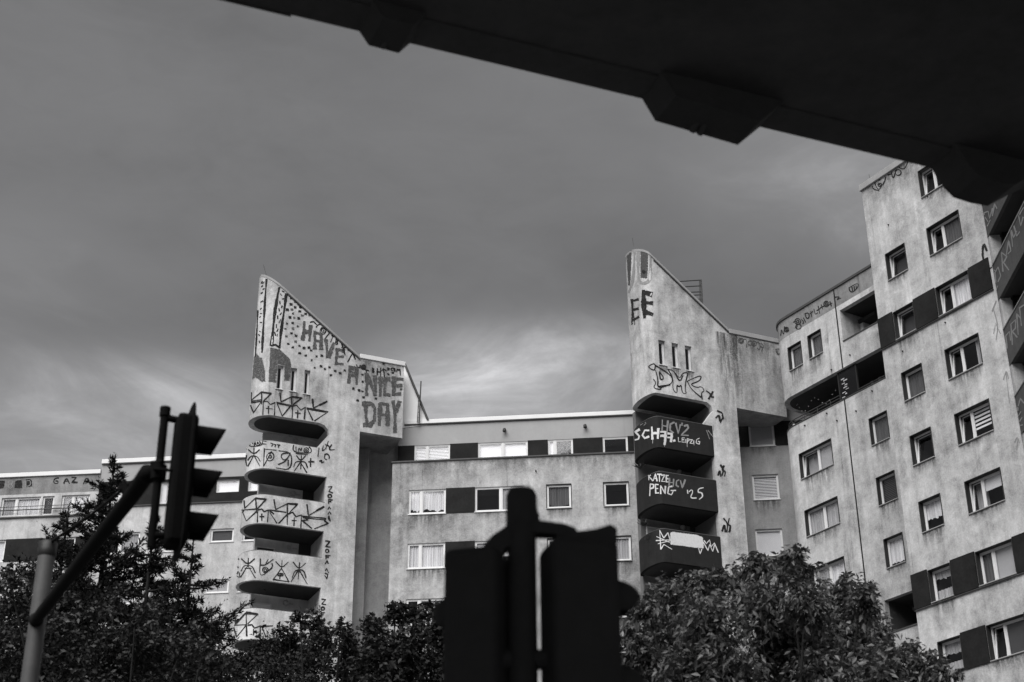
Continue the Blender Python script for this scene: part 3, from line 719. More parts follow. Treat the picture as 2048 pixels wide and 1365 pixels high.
NR_, parR, urR, unR = tower(TR, FRT, 'RT', (1270, 880), ((1289.8, 499.9), (1456.7, 661.3)), (1258, 466),
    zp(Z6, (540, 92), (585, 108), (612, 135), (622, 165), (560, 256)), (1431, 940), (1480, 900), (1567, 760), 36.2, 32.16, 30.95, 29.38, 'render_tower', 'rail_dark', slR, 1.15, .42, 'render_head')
for T_, F_, N_, par_, un_, tip in ((TT, FT, NT_, parT, unT, (533, 549, 527, 530)), (TR, FRT, NR_, parR, unR, (1267.5, 489, 1264.5, 476))):
    p0 = F_.pt(*F_.unp(tip[0], tip[1] + 4, -1), -1); p1 = F_.pt(*F_.unp(tip[2], tip[3], -1), -1)
    one('lightning_rod', 'galv', T_, lambda m: m.tube([p0, p1], .014, 5))
# niche between first tower and middle wing
FNI = FM.off(-2.2)
ne0 = FNI.unp(700, 1000)[0]; ne1 = FNI.unp(800, 1000)[0]
one('niche_wall', 'render_niche', TT, lambda m: m.fbox(FNI, ne0, ne1, 0, 33.4, -.3, 0))
pu0 = FNI.unp(712, 1000, 1.2)[0]; pu1 = FNI.unp(735, 1000, 1.2)[0]
one('corner_strip', 'render_niche', TT, lambda m: m.fbox(FNI, pu0, pu1, 0, 32.13, .9, 1.2), bevel=.04)
# what stands inside the loggias
def loggia_bits(T, F, items, zfloor0, zu0):
    o = -2.3 + .0
    for it in items:
        k = it[0]; x, y = it[1], it[2]; u, z = F.unp(x, y, o + .1)
        if k == 'lamp':
            def f(m): m.tube([F.pt(u, z, o - .02), F.pt(u, z, o + .06)], .05, 8); m.ball(F.pt(u, z, o + .14), it[3] if len(it) > 3 else .125, 8)
            one('wall_lamp', 'lamp_glass', T, f)
        elif k == 'sqlamp': one('wall_lamp', 'lamp_glass', T, lambda m: m.fbox(F, u - .1, u + .1, z - .1, z + .1, o, o + .08), bevel=.015)
        elif k == 'plate': one('number_plate', 'lamp_glass', T, lambda m: m.fbox(F, u - .12, u + .12, z - .035, z + .035, o, o + .015))
        elif k == 'door':
            u2 = F.unp(it[3], y, o)[0]; zb = z - 2.0
            def f(m): m.fbox(F, u, u + .06, zb, z, o, o + .05); m.fbox(F, u2 - .06, u2, zb, z, o, o + .05); m.fbox(F, u + .06, u2 - .06, z - .06, z, o, o + .05)
            d = one('loggia_window', 'frame_white', T, f)
            one('pane', it[4], d, lambda m: m.fbox(F, u + .06, u2 - .06, zb, z - .06, o, o + .02))
        elif k == 'dark':
            u2 = F.unp(it[3], y, o)[0]; one('doorway', it[4] if len(it) > 4 else 'interior', T, lambda m: m.fbox(F, u, u2, z - 2.2, z, o, o + .03))
loggia_bits(TT, FT, [('lamp', 592, 882), ('door', 545, 878, 565, 'blind_grey'), ('lamp', 586, 987), ('plate', 597.5, 989), ('door', 522, 983, 558, 'blind_white'), ('dark', 608, 962, 650),
    ('sqlamp', 578, 1094.5), ('plate', 590.5, 1096.5), ('door', 513, 1091.5, 550, 'interior'), ('dark', 600, 1070, 646), ('lamp', 571, 1206, .14), ('plate', 583, 1207.5), ('door', 504, 1203, 543, 'blind_white'), ('dark', 598, 1195, 640, 'blind_grey')], 0, 0)
loggia_bits(TR, FRT, [('lamp', 1357.5, 945), ('lamp', 1365, 1056), ('door', 1318, 941, 1329, 'blind_white'), ('door', 1294, 1052, 1334, 'blind_grey'), ('dark', 1383, 930, 1402), ('dark', 1381, 1040, 1400), ('door', 1302, 1168, 1340, 'blind_white')], 0, 0)
for px, py in ((1281, 938), (1286, 1052)):
    c = FRT.pt(*FRT.unp(px, py, -.4), -.4)
    def plant(m):
        rg = random.Random(px)
        for k in range(26):
            d = Vector((rg.gauss(0, 1), rg.gauss(0, 1), abs(rg.gauss(0, 1)) + .5)).normalized() * rg.uniform(.2, .5); b = d.cross(Vector((0, 0, 1))).normalized() * .03
            m.face([c - b, c + b, c + d * .7 + b, c + d, c + d * .7 - b])
    one('balcony_plant', 'plant_box', TR, plant)
# railing on the roof behind the second tower
def roofrail(m):
    FB = FRT.off(-2.2)
    for y0, y1, x0 in ((563.5, 560.5, 1357), (574, 572, 1368), (585, 584, 1379), (591, 590, 1385)):
        m.tube([FB.pt(*FB.unp(x0, y0)), FB.pt(*FB.unp(1402, y1))], .03, 6)
    m.tube([FB.pt(*FB.unp(1402, 560)), FB.pt(*FB.unp(1405.5, 625))], .04, 6); m.tube([FB.pt(*FB.unp(1399, 560)), FB.pt(*FB.unp(1401, 620))], .03, 6)
one('roof_railing', 'rail_metal', TR, roofrail)
FB = FRT.off(-2.2); u, z = FB.unp(1402, 602); one('roof_box', 'coping_dark', TR, lambda m: m.fbox(FB, u - .1, u + .1, z - .5, z + .12, -.2, 0))

# tower graffiti ---------------------------------------------------
K = 'paint_black'
def GT(Z, s, w_, c=K, sm=True, n='graffiti', par=TT): return strokes('T', par, Z, s, w_, c, sm, n)
GT(Z1, '270,170 255,450 245,700 232,880', 13, K, True, 'painted_stripe'); GT(Z1, '333,158 318,400 305,600 297,740 292,840', 19, K, True, 'painted_stripe')
GT(Z1, '452,238 415,420 395,600 378,780', 25, K, True, 'painted_stripe'); GT(Z1, '515,295 490,480 465,640 450,800', 23, K, True, 'painted_stripe'); GT(Z1, '380,782 412,772 448,798', 22, K, False, 'painted_stripe')
GT(Z1, '295,195 288,215/312,200 300,217/300,235 288,245/315,262 300,270/298,297 283,307/300,375 280,387/287,440 277,452/290,490 277,490/280,515 270,525/275,570 290,572/270,650 278,655/270,690 262,680/268,740 272,755/475,285 490,292/458,310 470,325/475,357 490,355/452,380 456,402/475,420 468,437/444,445 449,467/468,483 455,500/432,510 434,535/460,545 445,575/422,590 422,618/437,630 427,655/405,660 415,690/430,678 428,695', 7.5, K, False, 'painted_dashes')
fills('T', TT, Z1, [[(365, 800), (450, 815), (545, 905), (555, 960), (548, 1105), (493, 1100), (493, 960), (430, 950), (425, 1120), (350, 1110)]], 'paint_grey', .8)
fills('T', TT, Z1, [[(215, 890), (240, 850), (270, 890), (290, 890), (315, 1000), (320, 1110), (290, 1110), (230, 1070), (203, 1095)]], 'paint_grey', .8, miss=.08)
dots = [(555, 350), (595, 382), (553, 405), (592, 433), (640, 432), (633, 470), (520, 455), (573, 490), (545, 525), (625, 533), (687, 492), (517, 580), (567, 575), (617, 607), (504, 628), (558, 670), (600, 692), (528, 765), (570, 797), (630, 783), (672, 803), (717, 800), (738, 825), (632, 850), (688, 872), (786, 880), (834, 873), (743, 915), (769, 982), (828, 968), (862, 995), (903, 980), (955, 1012), (1001, 1032), (1043, 1007), (917, 1052), (1203, 1045), (1205, 1110), (1120, 1172), (1172, 1188), (1205, 1198), (1215, 1252), (1160, 1280), (1325, 1263), (1440, 1043), (1480, 1030), (1397, 948), (1553, 1140), (1556, 1180)]
gd = [(623, 408), (562, 455), (657, 507), (722, 503), (583, 528), (572, 627), (512, 697), (595, 745)]
def sq(c):
    a = rnd.uniform(10, 13.5); return [(c[0] - a + rnd.uniform(-2, 2), c[1] - a + rnd.uniform(-2, 2)), (c[0] + a, c[1] - a + 4 + rnd.uniform(-2, 2)), (c[0] + a + rnd.uniform(-3, 2), c[1] + a), (c[0] - a, c[1] + a - 3)]
fills('T', TT, Z1, [sq(c) for c in dots], K, .7, 'painted_squares'); fills('T', TT, Z1, [sq(c) for c in gd], 'paint_grey', .7, 'painted_squares')
GB = lambda Z, s, w_: [strokes('T', TT, Z, s_, w_, 'paint_grey', False, 'painted_letter', .2) for s_ in s]
GB(Z1, ['675,568 664,725/735,602 722,735/678,655 730,662', '770,655 772,808/828,672 830,812/770,662 830,680/775,738 828,745', '872,732 886,885/942,762 897,885', '975,812 962,948/978,818 1038,830/972,880 1028,885/962,940 1025,952',
        '1090,972 1080,1118/1150,985 1152,1128/1088,978 1150,988/1085,1052 1148,1060'], 27)
GB(Z1, ['1245,1040 1242,1228/1250,1055 1318,1225/1318,1062 1325,1232', '1370,1072 1366,1238', '1412,1082 1406,1232/1408,1088 1450,1088/1406,1226 1450,1230', '1492,1072 1487,1228/1490,1082 1568,1088/1490,1148 1558,1146/1490,1222 1568,1222'], 31)
GB(Z2, ['1322,132 1337,322/1300,128 1382,128 1408,172 1404,280 1368,322 1310,322', '1455,132 1450,318/1525,138 1525,322/1458,128 1525,134/1456,225 1525,230', '1577,107 1588,198 1608,198 1630,112/1592,205 1592,382'], 31)
fills('T', TT, Z1, [[(1075, 985), (1150, 970), (1170, 1010), (1165, 1060), (1100, 1060)]], 'paint_dgrey', .9, miss=.45)
GT(Z1, '730,570 760,560 775,580 790,590/830,585 795,595 785,615/850,640 857,655 842,662 828,645 840,622 868,628 874,655 850,680 822,668 818,640 838,615/890,655 920,665/905,665 862,720/925,690 950,700/937,695 915,750/965,720 955,775 985,765 965,750 985,735 965,720/1015,765 1030,810 1045,865/1050,790 1020,830/1015,800 1050,800/1070,820 1120,850/1115,850 1070,930/1115,850 1140,905', 8)
GT(Z1, '1150,955 1160,980 1180,985 1185,960/c1213,978,20/c1213,978,9/1225,1000 1262,1010/1245,1005 1240,1030/1295,985 1295,1030 1315,1020 1298,1005 1312,995 1295,985/1340,990 1340,1050/1370,985 1370,1060/1335,1020 1370,1020/1395,990 1405,1065/1380,1010 1395,990 1420,1010/1430,985 1450,990/1440,985 1440,1000/1430,1002 1450,1002/1480,985 1465,990 1465,1005 1480,1008/1490,985 1492,1015 1505,1010 1495,1000 1505,992 1490,985/1515,1020 1520,990 1530,1010 1545,990 1550,1050', 8)
GT(Z2, '290,25 285,95 380,20 380,130/272,105 380,90/275,120 375,105/395,110 430,105 460,135 500,115/440,150 440,215/420,170 475,175/545,30 555,110/650,75 655,180/515,115 640,140/520,125 635,150/660,150 695,140 735,185 775,160/707,190 705,255/685,210 730,215/840,85 850,165 975,105/790,175 960,205', 8, K, False)
GT(Z2, '380,20 465,35 395,105/272,120 305,210 380,105/395,110 390,225/500,115 495,230/555,110 660,60 745,75 665,135/520,125 565,240 645,145/660,150 655,255/775,160 765,280/790,165 985,200 850,290 795,175', 8.5, K, False)
GT(Z2, '380,22 465,36/655,64 745,76/842,90 848,150/905,140 970,108', 15, K, False)
PZ = lambda k, Z, s, w_, sm=True: strokes('T', parT[k], Z, s, w_, K, sm)
PZ(0, Z2, '265,460 255,520 385,510 390,465 270,455/275,510 280,470 295,495 310,465 315,510/c345,485,22/c345,485,6/372,465 420,470/375,492 420,495/460,485 485,490 470,515/490,495 510,500/505,500 500,520/520,500 545,505/535,500 530,525/670,505 660,545 690,570 820,580 835,550 810,515 680,500/690,520 690,555/715,560 715,525 740,560 742,530/c785,550,22/c785,552,8', 7)
PZ(0, Z2, '260,545 310,590 360,545/310,530 310,600/310,595 255,695/310,595 360,690/255,640 280,605 310,600 345,610 365,650/245,540 235,560 245,600 235,640 245,690/405,535 395,695/400,540 510,550/470,560 400,690/430,590 420,620 440,650 480,640 495,600 470,565 440,580/c455,610,12/535,555 655,570 645,735 510,710/620,575 560,580 555,620 590,645 630,600/640,575 600,650 530,680/620,640 618,690', 7.5)
PZ(0, Z2, '695,600 735,650 780,600/740,600 735,720/735,655 675,740/735,665 795,765/670,700 685,655 735,650 780,660 795,710/690,580 795,590/825,625 822,700/805,655 855,655', 7.5)
GT(Z2, '900,530 890,605/940,510 925,560 950,545/960,500 990,510 1000,540/985,470 960,540/1015,500 985,550 1040,545/950,590 980,580 1000,620 970,640 945,620 955,595/905,650 930,640 920,670 945,655', 8)
PZ(1, Z2, '220,985 225,1080 325,985 335,1120/325,985 420,995 340,1085/200,1095 335,1085/205,1110 240,1195 330,1110/200,1130 215,1100/345,1095 340,1205/345,1095 380,1085 400,1110 440,1095/440,1095 430,1215/380,1130 380,1190/362,1155 400,1155/490,1000 505,1090 615,1035 705,1040 620,1130/612,1040 610,1240/450,1095 600,1115/455,1120 525,1225 605,1140/450,1100 490,1130/620,1130 660,1115 690,1155 740,1140/740,1140 735,1255/675,1165 672,1235/655,1190 695,1190/790,1045 805,1145 950,1060/750,1150 960,1170 950,1195 985,1215 845,1270 745,1190 800,1185 750,1155/760,1165 950,1185', 8.5, False)
PZ(1, Z2, '328,988 415,998/617,1038 702,1044/792,1050 800,1130/880,1100 945,1065', 15, False)
GT(Z2, '985,885 1020,880 990,925 1025,940/c998,968,16/985,1000 988,1035/985,1000 1022,1003/985,1018 1010,1018/983,1088 995,1065 1005,1085/983,1132 995,1110 1010,1132/990,1150 1002,1195 985,1170 990,1150', 9, K, False)
GT(Z3, '945,100 985,105 945,150 985,155/c958,190,15/945,230 948,262/945,230 985,232/945,245 970,245/943,305 958,275 968,302/943,365 955,345 970,385/940,390 965,400 955,440 938,410', 9, K, False)
GT(Z3, '910,620 945,625 908,665 945,670/c920,705,14/905,740 908,772/905,742 935,742/905,755 925,755', 9, K, False)
PZ(2, Z3, '195,260 250,315 310,260/255,255 250,330/250,320 185,425/250,320 315,430/190,370 215,320 250,320 290,325 315,385/225,345 280,345/362,260 350,435 465,340/362,315 400,320 475,265/430,265 410,300/465,300 470,330 440,360/c405,360,25/c405,362,12/500,285 550,345 610,290/555,275 550,345/550,345 475,445/475,445 615,465/615,465 550,345/c540,402,25,12/c540,402,8/535,420 535,440/655,290 705,355 765,300/712,295 700,440/705,355 635,465/705,355 780,485/645,430 665,370 705,355 750,365 768,430/170,260 150,300 165,340/165,375 145,410 180,430 175,385', 7.5)
PZ(3, Z3, '135,745 140,845 235,740 240,950/235,740 340,755 250,840/115,855 240,850/120,860 150,960 230,860/250,855 285,850 310,880 360,860/360,860 358,970/300,890 300,940/360,865 470,860/375,870 410,960', 9, False)
PZ(3, Z3, '238,742 335,756', 20, False)
def GR(Z, s, w_, c=K, sm=True, n='graffiti', par=TR): return strokes('RT', par, Z, s, w_, c, sm, n)
fills('RT', TR, Z5, [[(132, 140), (128, 300), (120, 450), (106, 445), (92, 220), (108, 165)], [(205, 152), (240, 165), (264, 200), (265, 300), (255, 392), (205, 385)]], 'paint_dgrey', .8)
GR(Z5, '285,222 285,380 260,430 205,430 185,380 188,150', 22, 'paint_mid', True, 'painted_band'); GR(Z5, '160,140 150,400 112,500', 20, 'paint_mid', True, 'painted_band'); GR(Z5, 'c232,338,9', 12, K)
for s_ in ('228,492 237,702', '232,502 290,520', '240,585 295,590', '245,660 296,680'): GR(Z5, s_, 29, K, False, 'painted_letter')
for s_ in ('137,562 147,758', '142,572 185,560', '144,642 185,635', '150,722 190,700'): GR(Z5, s_, 21, K, False, 'painted_letter')
GR(Z5, '270,1100 290,1080 325,1075 320,1130 290,1120 270,1100/325,1090 440,1160 465,1210 440,1245 340,1275 345,1200 325,1130/355,1140 395,1190 365,1210 355,1150/310,1200 330,1230 305,1270 365,1285 370,1265/440,1245 350,1258/425,1120 470,1130 520,1200 540,1150 590,1145 570,1200 560,1290 575,1315 540,1315 530,1240 515,1265 495,1240 500,1320 460,1280 470,1200 425,1120/580,1215 690,1165 690,1200 655,1225 600,1240 660,1270 690,1255 720,1290 690,1310 700,1360/580,1215 610,1280 690,1345/480,1150 520,1225 545,1170', 6.5)
GR(Z6, '580,40 610,60 595,90/620,45 605,75 625,80/650,165 690,185 670,240/640,210 660,190 665,230/680,195 690,215 675,220/655,575 665,540 672,582/670,510 690,540 680,575/690,515 680,545 702,550 695,580/690,850 715,880 710,935/725,850 715,890 735,895 725,935/680,930 695,880 700,935', 8)
GR(Z6, '580,290 600,345/590,290 620,330/625,255 625,290', 5, 'paint_mid')
PR = lambda k, s, w_, c='paint_white', sm=False: strokes('RT', parR[k], Z6, s, w_, c, sm, 'lettering')
PR(0, '150,225 135,235 137,255 150,260/160,222 162,258 178,245 172,225 160,222/197,220 185,230 198,245 185,258', 5, 'paint_lgrey')
PR(0, '300,225 298,290/335,230 330,298/300,260 332,265/375,240 350,250 348,290 370,305/385,245 400,312 415,255/425,245 424,258/440,262 460,255 465,275 420,320 465,322', 10, 'paint_lgrey')
PR(0, '155,285 130,300 155,325 150,345 130,350/215,290 190,290 175,320 190,340 215,330/235,270 238,345/275,280 272,340/238,308 272,308/290,300 320,300 315,380/290,325 325,325/335,310 360,312 355,362/335,335 362,335/375,352 377,358', 13)
PR(0, '402,335 402,362 415,362/425,338 425,365 440,365/425,338 440,338/425,350 437,350/447,348 447,368/457,372 457,343 470,347 468,357 457,358/475,350 492,350 475,372 492,374/500,354 500,375/535,340 518,348 515,370 535,378 538,362 528,360', 5.5)
PR(0, '240,345 240,372/315,375 314,392/457,375 458,395/500,375 501,385', 2.5)
PR(1, '215,560 217,605/240,560 218,585 242,610/245,610 258,565 268,612/250,595 265,595/270,568 295,570/282,570 283,615/295,575 315,573 295,615 318,615/325,575 325,618/325,577 338,577/325,597 336,597/325,618 338,618', 7)
PR(1, '345,595 343,640/372,600 370,645/345,620 370,622/405,605 390,612 388,640 402,648/415,610 427,655 445,605', 9, 'paint_lgrey')
PR(1, '222,705 225,630 248,635 245,655 225,660/258,632 260,688/258,633 275,635/258,660 273,660/260,688 278,688/290,692 290,640 318,692 320,645/362,645 340,650 335,690 358,700 370,675/355,672 385,672', 8)
PR(1, '460,670 462,690/470,680 485,665 495,680 475,720 515,720/560,655 530,660 525,685 550,685 558,710 535,728', 7, 'paint_white', True)
fills('RT', parR[2], Z6, [[(350, 940), (365, 935), (520, 955), (556, 970), (562, 1040), (500, 1035), (440, 1025), (350, 1015)]], 'paint_white', .7)
PR(2, '285,925 292,1045/285,925 310,975 335,940 348,985/265,965 345,1000/262,990 345,985/275,1010 350,990/292,1045 310,1015 335,1030 360,1045/565,990 580,1010 600,985 610,1030 630,1005 655,1065/530,1040 540,1075 550,1045/560,1000 590,1055 600,1015 620,1060 630,1020', 5.5)
strokes('RT', parR[2], Z6, 'c195,960,28,22/175,945 215,980/215,940 185,985/170,985 200,1000 230,990', 5, K); strokes('RT', parR[1], Z6, '145,620 160,580 185,590 180,640/165,590 160,630', 7, K)

# ------------------------------------------------------------------ bay wing between second tower and right block
TN = thing('apartment_wing', 'narrow shaded wing in the corner between the second tower and the right block', 'building', FN.pt(1, 0))
n0 = FN.unp(1440, 1000)[0]; n1 = FN.unp(1660, 1000)[0]
qn = [q4(FN, (1230, 770), 3.176, *p) for p in (((848, 245), (1005, 237), (1018, 384), (855, 392)), ((870, 572), (1035, 566), (1048, 724), (880, 732)), ((890, 918), (1060, 912), (1075, 1082), (902, 1088)))]
qn.append((qn[2][0], qn[2][1], qn[2][2] - H, qn[2][3] - H))
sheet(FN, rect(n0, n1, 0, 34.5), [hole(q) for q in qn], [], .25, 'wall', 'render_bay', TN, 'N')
for q, st in zip(qn, ('rollerg', 'slat', 'roller', 'net')): window(TN, FN, q, st, None, rec=.08)
z0, z1 = qn[0][2] - .02, qn[0][3] + .03
one('infill_panel', 'panel_dark', TN, lambda m: m.fbox(FN, n0, qn[0][0] - .01, z0, z1, .003, .03)); one('infill_panel', 'panel_dark', TN, lambda m: m.fbox(FN, qn[0][1] + .01, n1, z0, z1, .003, .03))
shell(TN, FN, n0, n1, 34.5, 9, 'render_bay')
u, z = FN.unp(1556, 795); one('ledge', 'cap_white', TN, lambda m: m.fbox(FN, u - .35, u + 1.2, z - .12, z + .12, .003, .5), bevel=.03)

# ------------------------------------------------------------------ right block
TB = thing('apartment_block', 'tall right block with staggered windows and dark window bands, under the viaduct edge', 'building', FR.pt(0, 0))
Z8 = (1700, 300, 3.414); Z9 = (1700, 660, 3.414); ZA = (1540, 920, 3.067); Z7 = (1540, 560, 3.413)
r0 = FR.unp(1722.5, 378)[0]; r1 = FR.unp(1967, 430)[0]; zroof = 37.75
Q = lambda Z, *p: FR.quad(zp(Z, *p))
big = {0: Q(Z8, (530, 535), (748, 400), (778, 592), (555, 728))}
ub0 = np.mean([Q(Z8, (530, 535), (748, 400), (778, 592), (555, 728))[0], Q(Z9, (648, 135), (878, 18), (910, 228), (675, 350))[0], Q(Z9, (708, 580), (943, 470), (980, 690), (740, 800))[0], Q(Z9, (778, 1040), (1020, 938), (1055, 1168), (810, 1270))[0]])
ub1 = np.mean([Q(Z8, (530, 535), (748, 400), (778, 592), (555, 728))[1], Q(Z9, (648, 135), (878, 18), (910, 228), (675, 350))[1], Q(Z9, (708, 580), (943, 470), (980, 690), (740, 800))[1], Q(Z9, (778, 1040), (1020, 938), (1055, 1168), (810, 1270))[1]])
smq = [Q(Z8, (250, 715), (382, 635), (405, 810), (270, 900)), Q(Z9, (350, 300), (490, 225), (518, 425), (372, 498)), Q(Z9, (405, 725), (548, 663), (577, 870), (430, 938)), Q(ZA, (908, 255), (1038, 203), (1062, 395), (932, 450))]
us0 = np.mean([q[0] for q in smq]); us1 = np.mean([q[1] for q in smq]); zs0 = smq[0][2]; zs1 = smq[0][3]
print('R big', ub0, ub1, 'small', us0, us1, [tuple(round(x, 2) for x in q) for q in smq], 'edges', r0, r1)
zB0, zB1 = 32.81, 34.13
hsR = []; wR = []
bst = {1: ['dark', 'dark'], 0: ['dark', 'dim'], -1: ['dark', 'stripe'], -2: ['dark', 'side'], -3: ['dark', 'zebra:.68'], -4: ['net', 'roller:.42'], -5: ['dim', 'rollerg'], -6: ['dark', 'rollerd'], -7: ['net', 'net'], -8: ['dark', 'dark']}
sst = {0: 'rollerd', -1: 'rollerd', -2: 'dim', -3: 'dark', -4: 'scallop:.62', -5: 'cafe:.3', -6: 'cafe:.4', -7: 'net', 1: 'dark', -8: 'net'}
zsb = np.mean([q[2] + H * k for q, k in zip(smq, (0, 2, 3, 4))]); zst = np.mean([q[3] + H * k for q, k in zip(smq, (0, 2, 3, 4))])
for k in range(1, -9, -1):
    q = (ub0, ub1, zB0 + H * k, zB1 + H * k); hsR.append(hole(q)); wR.append((q, bst[k], [.36], 0 if k not in (-5,) else None, k))
    if k < 1:
        q = (us0, us1, zsb + H * k, zst + H * k); hsR.append(hole(q)); wR.append((q, sst[k], None, 0 if k in (0, -1, -3) else None, k))
sheet(FR, rect(r0, r1, 0, zroof), hsR, [], .25, 'wall', 'render_right', TB, 'R')
for q, st, sp, tl, k in wR: window(TB, FR, q, st, sp, rec=.20, surround=True, tilt=tl, fr=.045)
for k, gaps in ((-1, 1), (-5, 1), (-6, 0)):
    za, zb_ = (zsb + zB0) / 2 + H * k - .05, zB1 + H * k + .12
    za = min(zsb, zB0) + H * k - .02; zb_ = max(zst, zB1) + H * k + .04
    for a, b in (((r0 - .02, us0 - .03), (us1 + .03, ub0 - .03), (ub1 + .03, r1 - .12)) if gaps else ((us1 + .03, ub0 - .03), (ub1 + .03, r1 - .12))):
        one('infill_panel', 'panel_dark', TB, lambda m: m.fbox(FR, a, b, za, zb_, .004, .05))
    if gaps: one('band_ledge', 'coping_dark', TB, lambda m: m.fbox(FR, r0 - .02, r1 - .1, za - .07, za - .05, .004, .07))
stain(FR, TB, r0 + .02, r1 - .02, zroof - .01, 2.2, 'stain_zone', .005)
one('roof_edge', 'coping_grey', TB, lambda m: m.fbox(FR, r0 - .06, r1, zroof + .003, zroof + .30, -.5, .10), bevel=.02)
shell(TB, FR, r0, r1, zroof, 10, 'render_right')
for Zx, x, y in ((Z8, 265, 513), (Z8, 532, 320), (Z9, 362, 147), (Z8, 653, 1180)):
    u, z = FR.unp(*zp(Zx, (x, y))[0]); one('anchor', 'pipe', TB, lambda m: m.tube([FR.pt(u, z, 0), FR.pt(u, z, .05)], .03, 8))
strokes('R', TB, Z8, '180,200 165,215 190,275 215,260 200,230/c195,195,15/c205,240,12/c198,195,3/225,240 245,200 245,160 260,150/c265,150,22/c268,150,4/285,165 295,200 310,160/c330,155,20/345,95 330,120 370,135 390,100 395,80/c360,85,10/165,215 150,265 200,280', 5.5, K)
u, z = FR.unp(1729, 345); one('lightning_rod', 'galv', TB, lambda m: m.tube([FR.pt(u + .1, zroof + .2, -.2), FR.pt(u + .05, zroof + .75, -.2)], .012, 5))
strokes('R', TB, (1880, 340, 2.44), '255,690 275,640/262,680 285,760 275,830/272,750 295,800/270,760 262,800/340,1140 322,985/310,1025 325,975 335,1020/375,1365 380,1310/365,1330 378,1300 388,1330', 4, 'paint_mid')

# lower inner part with rounded corner and loggias
TI = thing('apartment_wing', 'right inner wing with rounded corner, long dark loggia and graffiti under the roof', 'building', FR2.pt(0, 0))
rc = 1.3
lo, hi = FR2.unp(1560, 700)[0] - 1, FR2.unp(1560, 700)[0] + 4; z = FR2.unp(1560, 700)[1]
for _ in range(40):
    u = (lo + hi) / 2; NB = Nose(FR2, u, rc, False)
    x = min(proj(NB.pt(u - rc * math.pi / 2 * k / 30, z))[0] for k in range(31))
    if x < 1559.5: lo = u
    else: hi = u
ui = u; NB = Nose(FR2, ui, rc, False)
iR = FR2.unp(*proj(FR.pt(r0, 30)))[0] + .9       # runs in behind the tall block
print('R2 corner', ui, 'right', iR, 'offset of R from R2', FR2.n.dot(FR.P - FR2.P))
P2 = lambda Z, *p: FR2.quad(zp(Z, *p))
zi_top = FR2.unp(*zp(Z7, (262, 172))[0])[1]; zfas = FR2.unp(*zp(Z7, (262, 300))[0])[1]
wu = [P2(Z7, (122, 465), (212, 415), (225, 575), (135, 630)), P2(Z7, (258, 385), (348, 332), (360, 492), (270, 552))]
wl = [P2(Z7, (190, 1195), (420, 1080), (440, 1258), (215, 1363)), P2(ZA, (205, 318), (412, 222), (430, 385), (215, 485)), P2(ZA, (262, 670), (452, 590), (470, 760), (275, 850))]
ws = [P2(Z9, (128, 605), (258, 545), (275, 740), (150, 795)), P2(Z9, (175, 1015), (305, 958), (325, 1150), (205, 1210)), P2(ZA, (697, 490), (810, 445), (830, 625), (715, 670))]
print('wu', wu, '\nwl', wl, '\nws', ws)
mz = lambda L, i: np.mean([q[i] + H * k for k, q in enumerate(L)])
ul0, ul1, zl0, zl1 = np.mean([q[0] for q in wl]), np.mean([q[1] for q in wl]), mz(wl, 2), mz(wl, 3)
uw0, uw1, zw0, zw1 = np.mean([q[0] for q in ws]), np.mean([q[1] for q in ws]), mz(ws, 2), mz(ws, 3)
lgA = P2(Z7, (480, 210), (708, 70), (745, 285), (497, 428))     # small upper loggia
lz1 = np.mean([FR2.unp(*p)[1] for p in zp(Z7, (440, 645), (490, 612), (755, 445))]); lz0 = np.mean([FR2.unp(*p)[1] for p in zp(Z7, (460, 842), (770, 682))])
hI = [hole(q) for q in wu]; wI = [(q, s, None, None) for q, s in zip(wu, ('dim', 'dim'))]
for k in range(5):
    q = (ul0, ul1, zl0 - H * k, zl1 - H * k); hI.append(hole(q)); wI.append((q, (['rollerg', 'rollerg'], ['net', 'net'], ['net', 'stripe'], ['net', 'net'], ['dark', 'net'])[k], [.5], 0 if k == 0 else None))
    if k < 3: q = (uw0, uw1, zw0 - H * k, zw1 - H * k); hI.append(hole(q)); wI.append((q, ('dim', 'slatd', 'scallop:.9')[k], None, None))
lgA = (lgA[0], iR - .2, lgA[2], lgA[3]); hI.append(hole(lgA))
zk = 3; lgC0, lgC1 = FR2.unp(1800, 1262)[1], FR2.unp(1795, 1192)[1]
uC = FR2.unp(1768, 1200)[0]; lgC = (uC, iR - .2, lgC0, lgC1); hI.append(hole(lgC))
sEnd = NB.end - 2.5
sheet(NB, rect(sEnd, iR, 0, lz0), [h for h in hI if h[0][1] < lz0 - .5], NB.lines(), .25, 'wall', 'render_right', TI, 'I')
sheet(NB, rect(sEnd, iR, lz1, zfas), [h for h in hI if h[0][1] > lz1], NB.lines(), .25, 'upper_wall', 'render_right', TI, 'I')
sheet(NB, rect(sEnd, iR, zfas + .002, zi_top), [], NB.lines(), .25, 'fascia', 'render_dirty', TI, 'I')
for q, st, sp, tl in wI: window(TI, FR2, q, st, sp, rec=.17, surround=True, tilt=tl, fr=.045)
loopz = [NB.pt(s, 0, -.26) for s in [sEnd] + NB.lines()[::-1] + [iR]]
def ring(z, t): return lambda m: m.prism([p + Vector((0, 0, z)) for p in loopz] + [FR2.pt(iR, z, -2.2), FR2.pt(ui - .4, z, -2.2), FR2.pt(ui - .4, z, -rc - 2.4)], (0, 0, t))
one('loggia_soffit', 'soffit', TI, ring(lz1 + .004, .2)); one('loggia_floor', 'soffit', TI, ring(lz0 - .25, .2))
one('roof', 'coping_grey', TI, ring(zi_top - .3, .2))
one('loggia_back_wall', 'interior', TI, lambda m: m.fbox(FR2, ui - .4, iR, 0, zi_top - .5, -2.5, -2.21))
